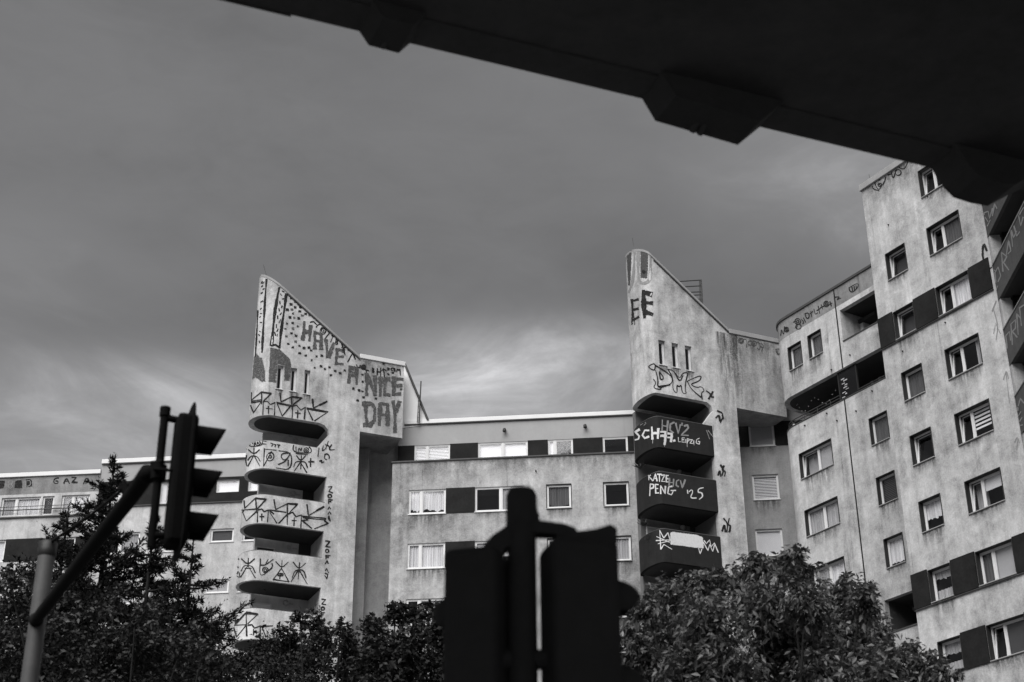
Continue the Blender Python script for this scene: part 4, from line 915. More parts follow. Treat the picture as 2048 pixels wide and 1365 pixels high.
one('parapet_coping', 'coping_dark', TI, lambda m: [m.mesh([NB.pt(a, zi_top + .003, .06), NB.pt(b, zi_top + .003, .06), NB.pt(b, zi_top + .12, .06), NB.pt(a, zi_top + .12, .06), NB.pt(a, zi_top + .003, -.35), NB.pt(b, zi_top + .003, -.35), NB.pt(b, zi_top + .12, -.35), NB.pt(a, zi_top + .12, -.35)], [(0, 1, 2, 3), (5, 4, 7, 6), (3, 2, 6, 7), (1, 0, 4, 5)]) for a, b in zip([sEnd] + NB.lines()[::-1], NB.lines()[::-1] + [iR])])
one('loggia_wall', 'render_right', TI, lambda m: m.fbox(FR2, lgA[0] - .2, lgA[0] - .003, lgA[2] - .5, lgA[3] + .4, -2.2, -.26))
one('loggia_floor', 'soffit', TI, lambda m: m.fbox(FR2, lgA[0], iR, lgA[2] - 1.0, lgA[2] - .8, -2.2, -.26)); one('loggia_soffit', 'soffit', TI, lambda m: m.fbox(FR2, lgA[0], iR, lgA[3] + .004, lgA[3] + .2, -2.2, -.26))
one('loggia_rim', 'coping_dark', TI, lambda m: m.fbox(FR2, lgA[0], iR - .2, lgA[2] + .002, lgA[2] + .06, -.24, .03))
def shelf(m):
    u, z = FR2.unp(*zp(Z7, (600, 325))[0], -1.2); m.fbox(FR2, u - .4, u + .35, z - .8, z + .25, -1.6, -1.2)
one('loggia_cupboard', 'cap_white', TI, shelf)
def shelft(m):
    u, z = FR2.unp(*zp(Z7, (610, 280))[0], -1.1); m.fbox(FR2, u - .75, u + 1.0, z - .1, z + .06, -1.75, -1.1)
one('loggia_awning', 'soffit', TI, shelft)
one('joint_strip', 'joint', TI, lambda m: m.fbox(FR2, FR2.unp(*zp(Z7, (455, 250))[0])[0] - .02, FR2.unp(*zp(Z7, (455, 250))[0])[0] + .045, lz1, zi_top - .05, .003, .02))
one('joint_strip', 'joint', TI, lambda m: m.fbox(FR2, FR2.unp(*zp(Z7, (540, 1090))[0])[0] - .03, FR2.unp(*zp(Z7, (540, 1090))[0])[0] + .035, 4, lz0, .003, .02))
# long loggia fittings
up_ = FR2.unp(*zp(Z7, (455, 740))[0])[0]; up2 = FR2.unp(*zp(Z7, (582, 680))[0])[0]
g = one('loggia_screen', 'surround_dark', TI, lambda m: bars(m, FR2, up_, up2, lz0 + .02, lz1 - .02, .05, -.2, -.12)); one('pane', 'glass', g, lambda m: m.fbox(FR2, up_ + .05, up2 - .05, lz0 + .07, lz1 - .07, -.165, -.155))
def lrail(m):
    ss = [NB.end - .5] + NB.lines()[::-1] + [up_]
    for dz in (.10, .24, .38): m.tube([NB.pt(s, lz0 + dz, -.1) for s in ss], .022, 6)
    s = NB.end
    while s < up_: m.tube([NB.pt(s, lz0, -.1), NB.pt(s, lz0 + .38, -.1)], .016, 5); s += .9
    m.tube([FR2.pt(up2, lz0 + .2, -.1), FR2.pt(iR - .3, lz0 + .2, -.1)], .025, 6)
one('loggia_rail', 'rail_metal', TI, lrail)
one('loggia_rim', 'coping_dark', TI, lambda m: m.tube([NB.pt(s, lz0 + .02, 0.0) for s in [NB.end - .5] + NB.lines()[::-1] + [iR - .2]], .035, 6))
def ldoor(m):
    a = FR2.unp(*zp(Z7, (680, 650))[0], -2.1); b = FR2.unp(*zp(Z7, (765, 640))[0], -2.1)
    bars(m, FR2, a[0], b[0] + .6, lz0 - 1.0, a[1] + .35, .1, -2.19, -2.12); m.fbox(FR2, (a[0] + b[0]) / 2 + .1, (a[0] + b[0]) / 2 + .25, lz0 - .9, a[1] + .24, -2.19, -2.12)
one('loggia_door', 'frame_grey', TI, ldoor)
def stuffl(m):
    rg = random.Random(3)
    for k in range(9):
        u = up_ + .25 + rg.uniform(-.2, .25); z = lz0 + .25 + k * .11; m.fbox(FR2, u - rg.uniform(.05, .14), u + rg.uniform(.05, .14), z, z + rg.uniform(.02, .06), -.24, -.22)
one('loggia_ornament', 'cap_white', TI, stuffl)
def beads(m):
    rg = random.Random(5)
    for k in range(16):
        f = k / 15; s = ui - .9 + f * (up_ - ui + .5); m.ball(NB.pt(s, lz1 - .35 - .45 * f + .25 * math.sin(k), -.55), .025, 4)
    m.ball(NB.pt(ui - .55, lz0 + .28, -.3), .07, 6)
one('lamp_string', 'lamp_glass', TI, beads)
# bottom loggia
one('loggia_soffit', 'soffit', TI, lambda m: m.fbox(FR2, uC, iR, lgC1 + .004, lgC1 + .2, -2.2, -.26)); one('loggia_side_wall', 'soffit', TI, lambda m: m.fbox(FR2, uC - .2, uC - .003, lgC0 - .6, lgC1 + .2, -2.2, -.26))
def dC(m):
    a = FR2.unp(1803, 1240, -1.6); bars(m, FR2, a[0] - .1, a[0] + 1.0, lgC0 - 1, a[1] + .35, .12, -1.7, -1.6); m.fbox(FR2, a[0] + .45, a[0] + .6, lgC0 - 1, a[1] + .25, -1.7, -1.6)
one('loggia_door', 'frame_grey', TI, dC); one('loggia_rim', 'coping_dark', TI, lambda m: m.fbox(FR2, uC, iR - .2, lgC0 + .002, lgC0 + .07, -.24, .03))
for Zx, x, y, mt in ((Z7, 548, 515, K), (Z7, 240, 995, K), (Z7, 390, 912, K), (Z7, 700, 760, K), (Z7, 590, 897, K), (Z7, 422, 615, 'paint_mid'), (Z7, 460, 962, K)):
    u, z = FR2.unp(*zp(Zx, (x, y))[0]); one('anchor', 'pipe', TI, lambda m: m.tube([FR2.pt(u, z, 0), FR2.pt(u, z, .06)], .035, 8))
strokes('I', TI, Z7, '75,380 80,330 95,385 100,320/c115,340,15/c115,340,7/160,290 180,280 190,320 170,330/c190,285,20/c195,320,18/c190,285,8/215,270 235,290 225,300/230,260 245,290/240,230 265,225 270,260 250,265 240,230/280,215 285,250/275,230 295,215/300,200 310,240 325,225/330,180 340,230/320,210 345,195/350,170 360,200/345,190 370,180/c385,165,18/c385,165,8/410,150 420,180/405,170 425,160/440,120 480,115 450,140 485,125/540,55 600,20 605,45 570,85 545,80 540,55/560,50 565,75/575,45 578,70/588,40 590,60', 5, K)
strokes('RT', TR, Z5, '940,875 965,865 970,930 945,940/950,880 955,930/c1010,890,20/c1010,892,10/1035,880 1060,885 1055,945/c1085,910,18/c1115,915,20/c1115,918,8/1140,905 1165,910 1160,970 1140,950/1170,910 1195,935 1175,975/1165,940 1190,945/1290,960 1320,955 1325,1000 1300,1000 1290,960/1305,970 1308,995', 7, 'paint_dgrey')

# ------------------------------------------------------------------ far right tower with balconies running towards the camera
PRr = FR.pt(r1, 0); TSh = thing('balcony_tower', 'tower with stacked dark balconies and white scrawls at the right picture edge', 'tower', PRr)
FS = Fac((PRr.x, PRr.y), -91.6)
uS = 9.0
tops = [FS.unp(1984, 536)[1], FS.unp(2004, 666)[1], FS.unp(2026, 799)[1]]; bots = [FS.unp(1993, 600)[1], FS.unp(2017.3, 737.5)[1], FS.unp(2038, 881)[1]]
zt_ = np.mean([t_ + H * k for k, t_ in enumerate(tops)]); zb_S = np.mean([b_ + H * k for k, b_ in enumerate(bots)])
print('S', tops, bots, PRr)
for k in range(-2, 9):
    z0, z1 = zb_S - H * k, zt_ - H * k
    if z1 > 40: continue
    p = sheet(FS, rect(0.02, uS, z0, z1), [], [], .14, 'balcony_parapet', 'rail_right', TSh, 'S')
    one('rim', 'coping_grey', p, lambda m: m.fbox(FS, .02, uS, z1 + .002, z1 + .04, -.16, .03))
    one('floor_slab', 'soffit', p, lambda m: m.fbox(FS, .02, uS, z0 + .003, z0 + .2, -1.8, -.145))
    one('pier', 'render_right', TSh, lambda m: m.fbox(FS, .02, .22, z1 + .045, z0 + H - .003, -.42, -.02))
one('loggia_back_wall', 'panel_dark', TSh, lambda m: m.fbox(FS, .02, uS, 0, 38.5, -2.1, -1.803))
one('side_wall', 'panel_dark', TSh, lambda m: m.fbox(FS, .24, .4, 0, 38.5, -1.8, -.45)); one('end_wall', 'render_right', TSh, lambda m: m.fbox(FS, uS + .003, uS + .3, 0, 39, -8, 0))
one('roof', 'coping_grey', TSh, lambda m: m.fbox(FS, 0, uS + .3, 39.003, 39.3, -8, .1))
SW = 'paint_white'
strokes('S', TSh, Z8, '1002,960 990,840 1012,800 1030,860 1012,900/1045,830 1036,700 1072,730 1050,770 1085,820/1068,720 1085,620 1100,690 1080,710/1112,660 1100,540 1118,600 1140,555/1122,520 1140,590 1160,560/1150,430 1168,520 1185,460/1160,440 1188,395/985,820 1000,830/1004,955 1010,930', 8, 'paint_lgrey', False)
strokes('S', TSh, Z8, '1075,1365 1065,1270 1090,1240 1098,1300/1110,1330 1100,1190 1132,1160 1130,1220 1110,1240 1142,1280/1150,1260 1140,1120 1165,1150/1172,1200 1160,1080 1188,1060', 8, 'paint_lgrey', False)
strokes('S', TSh, Z8, '925,550 918,430 945,420 955,470 975,400/940,520 960,480/975,450 990,370 1005,400/925,460 945,490', 8, 'paint_lgrey', False)
strokes('S', TSh, Z9, '1125,560 1150,530 1145,600 1170,560/1130,620 1150,640 1175,600/1150,520 1165,470 1188,500/1140,660 1180,650', 8, 'paint_lgrey', False)
strokes('R', TB, Z8, '905,665 920,645 935,690/920,645 905,680/912,650 905,720 920,780 955,815 970,800', 9, K)

# ------------------------------------------------------------------ viaduct overhead
VZ = 7.6
e0 = at_z(455, 0, VZ); e1 = at_z(1860, 335.5, VZ); ed_ = (e1 - e0).normalized(); ang = math.degrees(math.atan2(ed_.y, ed_.x))
FV = Fac((e0.x, e0.y), ang)                       # n points to one side of the edge; the deck covers the camera side
side = 1 if FV.n.dot(CAM - FV.P) > 0 else -1
print('viaduct', e0, e1, ang, side)
VT = thing('railway_viaduct', 'black steel elevated railway seen from below across the upper right corner', 'viaduct', FV.pt(4, 0))
def vb(m, u0, u1, z0, z1, a, b): m.fbox(FV, u0, u1, z0, z1, min(a * side, b * side), max(a * side, b * side))
one('edge_girder', 'viaduct_steel', VT, lambda m: vb(m, -25, 30, VZ, VZ + 1.1, 0, .25))
one('deck', 'viaduct_deck', VT, lambda m: vb(m, -25, 30, VZ + .012, VZ + .9, .253, 16))
one('far_girder', 'viaduct_steel', VT, lambda m: vb(m, -25, 30, VZ, VZ + 1.1, 16.003, 16.3))
one('track_bed', 'viaduct_deck', VT, lambda m: vb(m, -25, 30, VZ + .903, VZ + 1.3, .6, 15.4))
prof = [[(708, 50), (712, 55), (737, 92), (797, 107.5), (825, 83), (830, 80)], [(1278, 190), (1282, 196), (1310, 243), (1475, 291), (1520, 254), (1524, 250)], [(1856, 330), (1862, 338), (1888, 378), (1906, 396), (1940, 407), (1975, 413), (1998, 400), (2048, 375), (2052, 370)]]
for k, pr_ in enumerate(prof):
    lp = [FV.unp(*p) for p in pr_]; lp = [(u, min(z, VZ + .05)) for u, z in lp]
    one('girder_bracket', 'viaduct_bracket', VT, lambda m: m.prism([FV.pt(u, z, .004 * side) for u, z in lp], FV.n * side * .3))
sp_ = FV.unp(1395, 230)[0] - FV.unp(768, 70)[0]
for k in (-8, -7, -6, -5, -4, -3, 1, 2, 3, 4, 5):
    u = FV.unp(768, 70)[0] - sp_ * k
    one('girder_bracket', 'viaduct_bracket', VT, lambda m: m.prism([FV.pt(u - .3, VZ + .05, .004 * side), FV.pt(u - .22, VZ - .16, .004 * side), FV.pt(u + .22, VZ - .16, .004 * side), FV.pt(u + .3, VZ + .05, .004 * side)], FV.n * side * .3))
def nubs(m):
    for x, y, r in ((764, 100, .02), (1381, 266, .025), (1396, 272, .022)):
        u, z = FV.unp(x, y); m.tube([FV.pt(u, z + .12, .3 * side), FV.pt(u, z - .0, .02 * side)], r, 8)
    u, z = FV.unp(560, 24); vb(m, u - 1.6, u + .07, z - .012, z + .1, -.01, .0)
one('cable_clamps', 'viaduct_steel', VT, nubs)
for k in (-20, 26):
    def pier(m): vb(m, k - .5, k + .5, 0, VZ - .003, 1.5, 2.5); vb(m, k - .5, k + .5, 0, VZ - .003, 13.5, 14.5)
    one('pier', 'viaduct_steel', VT, pier)

# ------------------------------------------------------------------ traffic signals
def box_between(m, c, ax, ay, az, hx, hy, hz):
    P_ = [c + ax * (sx_ * hx) + ay * (sy_ * hy) + az * (sz_ * hz) for sz_ in (-1, 1) for sx_, sy_ in ((-1, -1), (1, -1), (1, 1), (-1, 1))]
    m.hexa(P_)
UPV = Vector((0, 0, 1))
def visor(m, c, fwd, rad, length, cut=.35, th=.006, seg=18, dome=0.0):
    """tunnel visor, longer at the top; dome > 0 rounds it over like a hood"""
    rt = fwd.cross(UPV).normalized(); v = []; f = []; nt = 7
    a0_, a1_ = R(-40), R(220)
    for i in range(seg + 1):
        a = a0_ + (a1_ - a0_) * i / seg; d = rt * math.cos(a) + UPV * math.sin(a); s_ = (math.sin(a) + .64) / 1.64
        L = length * (1 - cut * (1 - s_))
        for q in range(nt):
            t_ = q / (nt - 1); k = math.sqrt(max(0, 1 - (t_ * .97) ** 2)) if dome else 1; k = 1 - dome * (1 - k); off = UPV * -rad * dome * (1 - k) * .35
            v += [c + d * rad * k + fwd * L * t_ + off, c + d * max(.004, rad * k - th) + fwd * L * t_ + off]
    w2 = nt * 2
    for i in range(seg):
        for q in range(nt - 1):
            a = i * w2 + q * 2; b = a + w2; f += [(a, b, b + 2, a + 2), (b + 1, a + 1, a + 3, b + 3)]
        a = i * w2 + (nt - 1) * 2; b = a + w2; f.append((a, b, b + 1, a + 1))
    m.mesh(v, f, True)
def signal_head(parent, top, fwd, w_, h_, dep, vis=.24, nvis=3, board=None, rad=.115, mat_='signal_black', dome=0.0, first=None, pitch=None):
    """housing with its three lenses; top = centre of the top face"""
    rt = fwd.cross(UPV).normalized(); c = top - UPV * (h_ / 2)
    hb = one('signal_housing', mat_, parent, lambda m: box_between(m, c, rt, fwd, UPV, w_ / 2, dep / 2, h_ / 2), bevel=.03)
    for k in range(nvis):
        z = top - UPV * (h_ * (k + .5) / nvis if first is None else first + pitch * k)
        one('visor', mat_, hb, lambda m: visor(m, z + fwd * (dep / 2 - .005), fwd, rad, vis, dome=dome))
        one('lens', 'interior', hb, lambda m: m.tube([z + fwd * (dep / 2 - .01), z + fwd * (dep / 2 + .012)], rad * .86, 20))
    if board:
        bw_, bh_ = board; pts = []
        for k in range(20):
            a = 2 * math.pi * k / 20; pts.append(c + fwd * (dep / 2 - .05) + rt * (math.copysign(abs(math.cos(a)) ** .5, math.cos(a)) * bw_ / 2) + UPV * (math.copysign(abs(math.sin(a)) ** .5, math.sin(a)) * bh_ / 2))
        one('backing_board', mat_, hb, lambda m: m.prism(pts, fwd * .012))
    return hb
# centre signal post, close to the camera
D1 = 5.8
pc = at_d(1044, 1100, D1); ptop = at_d(1044, 992, D1)
TP = thing('traffic_signal', 'black out-of-focus signal post with two heads, bottom centre foreground', 'traffic light', (pc.x, pc.y, 0), 'traffic signals')
pr_ = .058
one('pole', 'signal_black', TP, lambda m: m.tube([(pc.x, pc.y, 0), (pc.x, pc.y, ptop.z - .02)], pr_, 24))
pxm = D1 / FPX * 1.07   # metres per photo pixel there (along the picture plane)
vx = Vector((ptop.y, -ptop.x, 0)).normalized()
def cap_(m):
    b = Vector((pc.x, pc.y, ptop.z)); m.tube([b + UPV * z for z in (-.13, -.12, .0, .022, .03)], [.060, .063, .063, .052, .02], 24)
    m.tube([b + UPV * -.10 + vx * .03, b + UPV * -.10 + vx * .072], .024, 12); m.tube([b + UPV * -.075 + vx * .03, b + UPV * -.075 + vx * .066], .02, 10)
one('pole_cap', 'signal_black', TP, cap_)
def flat(m, pts, d, th):   # plate standing in the plane of the arms, thickness towards the camera
    lp = [at_d(x, y, d) for x, y in pts]; nrm = Vector((pc.x, pc.y, 0)).normalized(); m.prism([p - nrm * th / 2 for p in lp], nrm * th)
one('arm', 'signal_black', TP, lambda m: flat(m, [(1020, 1056), (1012, 1064), (988, 1080), (972, 1098), (966, 1120), (1004, 1130), (1004, 1112), (1004, 1104), (1012, 1096), (1022, 1092)], D1, .07), bevel=.012)
one('arm', 'signal_black', TP, lambda m: flat(m, [(1060, 1048), (1084, 1053), (1128, 1059), (1146, 1066), (1158, 1086), (1146, 1092), (1112, 1068), (1072, 1066), (1060, 1066)], D1, .07), bevel=.012)
fr_ = (vx * .96 + Vector((0, .28, 0))).normalized(); fl_ = (-vx * .96 + Vector((0, .28, 0))).normalized()
tr_ = at_d(1156, 1092, D1 + .0); tl_ = at_d(954, 1108, D1)
hbR = signal_head(TP, tr_, fr_, .24, 1.02, .27, .125, 3, None, .085, dome=.75, first=.215, pitch=.335)
hbL = signal_head(TP, tl_, fl_, .22, 1.02, .215, .075, 3, None, .08, dome=.75, first=.25, pitch=.335)
one('top_lug', 'signal_black', TP, lambda m: flat(m, [(1130, 1092), (1150, 1082), (1190, 1077), (1218, 1068), (1227, 1074), (1227, 1096)], D1, .16), bevel=.015)
one('back_rail', 'signal_black', TP, lambda m: m.tube([(pc.x, pc.y, 2.0), (pc.x, pc.y, 2.02)], .07, 16))
def clamp(m):
    z = at_d(1078, 1320, D1).z
    b = Vector((pc.x, pc.y, z)); m.tube([b, b + vx * .12], .04, 10); m.tube([b, b - vx * .12], .04, 10)
one('clamp', 'signal_black', TP, clamp)

# mast-arm signal on the left
D2 = 12.5; D3 = 9.6
mp = at_d(92, 1120, D2); mz_ = at_d(94, 1086, D2).z
TA = thing('traffic_signal', 'mast-arm signal on grey post, head hung on slanting arm at left', 'traffic light', (mp.x, mp.y, 0), 'traffic signals')
one('pole', 'galv', TA, lambda m: m.tube([(mp.x, mp.y, 0), (mp.x, mp.y, mz_ - .04)], .068, 24))
def coll(m):
    b = Vector((mp.x, mp.y, mz_)); m.tube([b + UPV * z for z in (-.12, -.11, -.05, -.045, .0, .012)], [.069, .076, .076, .073, .078, .05], 24)
one('pole_cap', 'pipe', TA, coll)
A = at_d(72, 1240, D2 - .07); B = at_d(296, 950, D3 + .1)
def armf(m):
    k = [A + (B - A) * t_ for t_ in (0, .5, .9)] + [B + Vector((0, 0, .02))]
    m.tube(k, [.045, .049, .055, .057], 16)
    m.ball(A, .058, 8, (1, 1, 1.0)); m.ball(B, .062, 8)
one('arm', 'steel_black', TA, armf)
one('stay_rod', 'steel_black', TA, lambda m: m.tube([at_d(100, 1086, D2), at_d(182, 1030, D2 - 1.0), at_d(268, 962, D3 + .5)], [.014, .013, .013], 8))
tt = at_d(331, 817, D3)
V0 = Vector((tt.x, tt.y, 0)); vlow = at_d(300, 1095, D3 - .0).z
one('hanger_tube', 'steel_black', TA, lambda m: [m.tube([V0 + UPV * vlow, V0 + UPV * (tt.z - .02)], .028, 14), m.tube([V0 + UPV * (tt.z - .06), V0 + UPV * (tt.z + .005)], .036, 12)])
def clampb(m):
    c = V0 + UPV * (at_d(310, 945, D3).z); m.tube([c + Vector((-.02, -.06, 0)), c + Vector((.10, -.06, -.01))], .012, 8); m.tube([c + UPV * .06 + Vector((-.05, 0, 0)), c + UPV * .06 + Vector((.03, -.04, 0))], .02, 8)
    m.tube([c - UPV * .05, c + UPV * .05], .05, 12)
    d = A + (B - A) * .86; m.tube([d + Vector((-.08, 0, .06)), d + Vector((-.02, 0, .1))], .02, 8); m.tube([d + Vector((0, 0, -.02)), d + Vector((-.05, 0, .1))], .03, 8)
one('clamp', 'steel_black', TA, clampb)['kind'] = 'stuff'
fwd = Vector((.93, .36, 0)).normalized()
th_ = at_d(374, 836, D3)
hb = signal_head(TA, th_, fwd, .21, .91, .14, .20, 3, (.40, 1.08), .10, 'steel_black')
one('bracket', 'steel_black', TA, lambda m: (lambda a, b: m.tube([a, b], .026, 8))(V0 + UPV * at_d(335, 836, D3).z, th_ - UPV * .03))
one('bracket', 'steel_black', TA, lambda m: (lambda a, b: m.tube([a, b], .026, 8))(V0 + UPV * (vlow + .08), th_ - UPV * .83))

# ------------------------------------------------------------------ trees
def leaf_mesh(name, material, parent, pts, dirs, lens, wid, seed, curl=.15, needle=False):
    """many folded leaves in one crown mesh"""
    rg = np.random.default_rng(seed); n = len(pts); pts = np.array(pts); dirs = np.array(dirs); dirs /= np.linalg.norm(dirs, axis=1)[:, None]
    rv = rg.normal(size=(n, 3)); sd = np.cross(dirs, rv); sd /= np.linalg.norm(sd, axis=1)[:, None] + 1e-9; nm = np.cross(sd, dirs)
    L = np.asarray(lens)[:, None]; Wd = L * wid; dr_ = np.array([0, 0, -1.0]) * L * curl
    v0 = pts; v1 = pts + dirs * L * .45 + dr_ * .2; v2 = pts + dirs * L + dr_
    a = pts + dirs * L * .42 + sd * Wd * .5 + nm * Wd * .18; b = pts + dirs * L * .42 - sd * Wd * .5 + nm * Wd * .18
    nv = 4 if needle else 5
    V = np.stack([v0, a, v2, b] if needle else [v0, a, v1, b, v2], 1).reshape(-1, 3) - np.array(wloc(parent))
    i = np.arange(n)[:, None] * nv
    Fc = np.concatenate([i + np.array([[0, 1, 2]]), i + np.array([[0, 2, 3]])], 1).reshape(-1, 3) if needle else np.concatenate([i + np.array([[0, 1, 2]]), i + np.array([[0, 2, 3]]), i + np.array([[1, 4, 2]]), i + np.array([[2, 4, 3]])], 1).reshape(-1, 3)
    me = bpy.data.meshes.new(name); me.vertices.add(len(V)); me.vertices.foreach_set('co', V.ravel()); me.loops.add(len(Fc) * 3); me.loops.foreach_set('vertex_index', Fc.ravel().astype(np.int32))
    me.polygons.add(len(Fc)); me.polygons.foreach_set('loop_start', np.arange(0, len(Fc) * 3, 3, dtype=np.int32)); me.polygons.foreach_set('loop_total', np.full(len(Fc), 3, np.int32))
    me.update(calc_edges=True); me.validate()
    at = me.attributes.new('tint', 'FLOAT', 'POINT'); at.data.foreach_set('value', np.repeat(rg.random(n) ** 1.3, nv).astype(np.float32))
    me.materials.append(MATS[material]); o = bpy.data.objects.new(name, me); COL.objects.link(o); o.parent = parent; return o
def broadleaf(label, base_px, D, lumps, nleaf, ll, wid, lmat, seed, droop, group, low, dspread=1.2, cat='tree', name='broadleaf_tree'):
    rg = random.Random(seed); b = at_d(base_px, 1300, D)
    T = thing(name, label, cat, (b.x, b.y, 0), group); bm = MB(); pts = []; dirs = []; lens = []
    fork = Vector((b.x, b.y, low * .55))
    bm.tube([(b.x, b.y, -.05), (b.x + .03, b.y, low * .3), fork], [.17, .14, .12], 10)
    cs = []
    for (x, y, r, *dd) in lumps:
        d0 = D + (dd[0] if dd else rg.uniform(-dspread, dspread)); c = at_d(x, y, d0); rr = r * d0 / FPX * 1.05; cs.append((c, rr))
    vis = list(cs)
    for c, r in vis:       # the crown goes on below the picture
        for k in range(2):
            z = rg.uniform(low * .75, max(low, c.z - r)); cs.append((Vector((c.x + rg.uniform(-.5, .5), c.y + rg.uniform(-.8, .8), z)), r * 1.2))
    tot = sum(r ** 2 for c, r in cs)
    for j, (c, r) in enumerate(cs):
        mid = fork.lerp(c, .5) + Vector((rg.uniform(-.3, .3), rg.uniform(-.3, .3), rg.uniform(0, .3)))
        bm.tube([fork, mid, c], [.05, .03, .012], 6, False)
        n = int(nleaf * r * r / tot); ns = max(5, int(n / 26)); 
        for s in range(ns):     # twigs inside the lump, leaves along them
            d = Vector((rg.gauss(0, 1), rg.gauss(0, 1), rg.gauss(0, 1) + .25)).normalized(); tip = c + d * r * rg.uniform(.45, 1.08) * (1.18 if rg.random() < .12 else 1); st_ = c + d * r * rg.uniform(0, .3)
            if j < len(vis) and s % 3 == 0: bm.tube([st_, tip], [.010, .004], 4, False)
            for q in range(26):
                f = rg.random() ** .6; p = st_.lerp(tip, f) + Vector((rg.gauss(0, 1), rg.gauss(0, 1), rg.gauss(0, 1))) * r * .12
                dv = d * .5 + Vector((rg.gauss(0, .7), rg.gauss(0, .7), rg.gauss(0, .5) - droop)); pts.append(p); dirs.append(dv); lens.append(ll * rg.uniform(.45, 1.35))
    bm.build('trunk', 'bark', T); leaf_mesh('crown', lmat, T, [tuple(p) for p in pts], [tuple(d) for d in dirs], lens, wid, seed); return T
broadleaf('broad leafy tree with long drooping leaves in front of the right block', 1560, 22, [
    (1510, 1140, 45), (1585, 1140, 48), (1480, 1185, 50), (1400, 1175, 42), (1440, 1160, 30), (1340, 1195, 48), (1290, 1225, 45), (1265, 1290, 42), (1275, 1350, 45), (1330, 1290, 70), (1420, 1260, 75), (1520, 1225, 75), (1610, 1205, 65),
    (1625, 1265, 70), (1690, 1190, 42), (1720, 1215, 48), (1740, 1180, 22), (1745, 1275, 52), (1700, 1290, 70), (1800, 1320, 48), (1850, 1330, 34), (1890, 1355, 36), (1560, 1310, 80), (1460, 1340, 80), (1650, 1350, 75), (1360, 1370, 75), (1750, 1370, 70), (1530, 1120, 22), (1590, 1110, 20), (1690, 1160, 18), (1260, 1240, 24), (1840, 1370, 50)],
    115000, .108, .42, 'leaf_right', 11, .55, 'street trees', 4.2)
broadleaf('dark leafy tree below the first tower balconies', 640, 29, [
    (535, 1295, 26), (580, 1270, 40), (625, 1262, 40), (600, 1240, 24), (650, 1290, 40), (680, 1275, 28), (700, 1300, 38), (560, 1310, 60), (500, 1335, 46), (630, 1330, 65), (700, 1345, 60), (470, 1350, 50), (545, 1365, 60), (600, 1380, 60), (690, 1262, 18)], 42000, .085, .6, 'leaf_mid', 12, .1, 'street trees', 4.5)
broadleaf('dark maple-like tree left of the black signal post', 840, 27, [
    (745, 1270, 34), (790, 1235, 32), (800, 1215, 20), (830, 1240, 36), (865, 1235, 30), (770, 1300, 50), (830, 1300, 60), (890, 1270, 40), (860, 1215, 18), (740, 1340, 60), (800, 1365, 65), (880, 1350, 65), (900, 1310, 45), (745, 1245, 18)], 38000, .095, .65, 'leaf_mid', 13, .1, 'street trees', 4.5)
broadleaf('large dark leafy tree under the conifers behind the grey mast post', 240, 26, [
    (20, 1165, 46), (70, 1150, 36), (110, 1190, 46), (20, 1240, 60), (100, 1260, 65), (180, 1225, 50), (230, 1190, 34), (200, 1290, 65), (270, 1250, 55), (320, 1230, 40), (370, 1275, 50), (300, 1310, 65), (405, 1305, 42), (445, 1340, 42), (380, 1350, 65), (40, 1330, 70), (130, 1350, 70), (230, 1365, 70), (-30, 1200, 60), (-30, 1300, 70), (330, 1370, 60)],
    60000, .085, .6, 'leaf_left', 14, .1, 'street trees', 4.0)

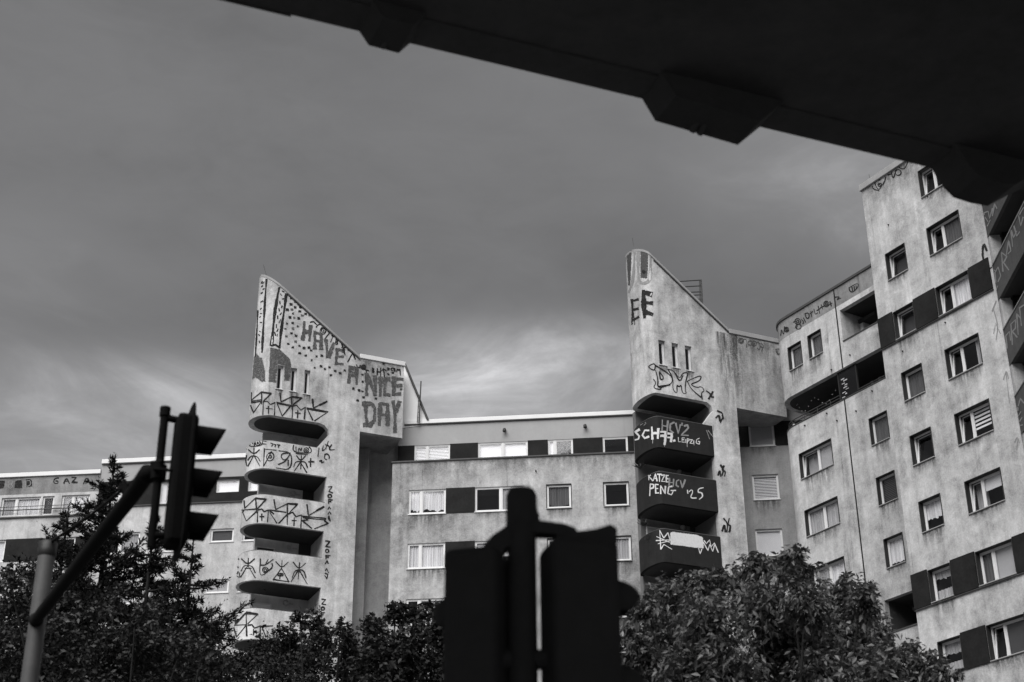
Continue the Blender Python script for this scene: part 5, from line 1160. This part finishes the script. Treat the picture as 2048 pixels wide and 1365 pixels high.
def conifer(label, x, ytop, D, slope, seed, nb, zlow, asym=0.0):
    rg = random.Random(seed); top = at_d(x, ytop, D); T = thing('conifer', label, 'tree', (top.x, top.y, 0), 'conifers'); bm = MB()
    bm.tube([(top.x, top.y, -.05), (top.x, top.y, top.z * .5), (top.x, top.y, top.z - .1)], [.2, .12, .012], 8)
    pts = []; dirs = []; lens = []
    def needles(p, q, n, ln):
        d = (q - p)
        for k in range(n):
            f = rg.random(); pp = p.lerp(q, f) + Vector((rg.gauss(0, 1), rg.gauss(0, 1), rg.gauss(0, 1))) * .015
            dv = d.normalized() * 1.0 + Vector((rg.gauss(0, .7), rg.gauss(0, .7), rg.gauss(0, .55) + .12)); pts.append(tuple(pp)); dirs.append(tuple(dv)); lens.append(ln * rg.uniform(.6, 1.3))
    needles(Vector((top.x, top.y, top.z - .8)), top, 60, .07)
    def plume(p0, d, L, up, main=True):
        """one branch: sweeps out, then turns up; short side sprays make it a small spire"""
        P_ = [p0]
        n = 7
        for k in range(n):
            t_ = (k + 1) / n; P_.append(P_[-1] + (d * (1 - .55 * t_ * up) + UPV * (-.10 + up * 1.15 * t_ ** 1.4) + Vector((rg.gauss(0, .05), rg.gauss(0, .05), 0))).normalized() * L / n)
        bm.tube(P_, [.03 * (1 - k / n) * (1 if main else .5) + .004 for k in range(n + 1)], 4, False)
        nt = int(8 + L * 17)
        for s in range(nt):
            t_ = .06 + .94 * s / nt; x = t_ * n; i = min(n - 1, int(x)); p = P_[i].lerp(P_[i + 1], x - i); dd = (P_[i + 1] - P_[i]).normalized()
            az = rg.random() * 2 * math.pi; o1 = dd.orthogonal().normalized(); sdv = o1 * math.cos(az) + dd.cross(o1) * math.sin(az)
            tl = .025 + .36 * L * (1 - t_) ** 1.15 * rg.uniform(.35, 1.0) if main else .04 + .22 * L * (1 - t_)
            tl = min(tl * 1.05, .42)
            needles(p, p + (dd * .9 + sdv * .75 + UPV * .15).normalized() * tl, int(4 + tl * 46), .115)
        needles(P_[n - 2], P_[n] + (P_[n] - P_[n - 1]) * .8, 14, .075)
    for k in range(nb):
        f = (k + .5) / nb; hz = (top.z - zlow) * (1 - f ** .85) + zlow - .25; dz = top.z - hz
        L = (.13 + slope * max(0, dz - .45) + .08 * dz) * rg.uniform(.6, 1.1) * (1.35 if rg.random() < .12 else 1)
        a = rg.random() * 2 * math.pi; d = Vector((math.cos(a), math.sin(a), 0)); L *= 1 + asym * d.x
        plume(Vector((top.x, top.y, hz)), d, L, rg.uniform(.15, .75) + max(0, .5 - dz * .4))
    bm.build('trunk', 'bark', T); leaf_mesh('crown', 'needle', T, pts, dirs, lens, .26, seed, .0, True)
conifer('tallest dark conifer, its tip against the left wing roof', 232, 903, 34, .55, 21, 165, 5.5)
conifer('dark conifer with spreading tips behind the hanging signal head', 312, 1010, 33, .55, 22, 150, 5.0)
conifer('small dark conifer with upright tip right of the signal head', 388, 1072, 32, .50, 23, 125, 4.5)
conifer('dark conifer with upswept branches behind the grey post top', 140, 1000, 34, .62, 24, 120, 5.0)
conifer('low conifer beside the bottom balcony of the first tower', 425, 1222, 31, .32, 25, 70, 4.5)
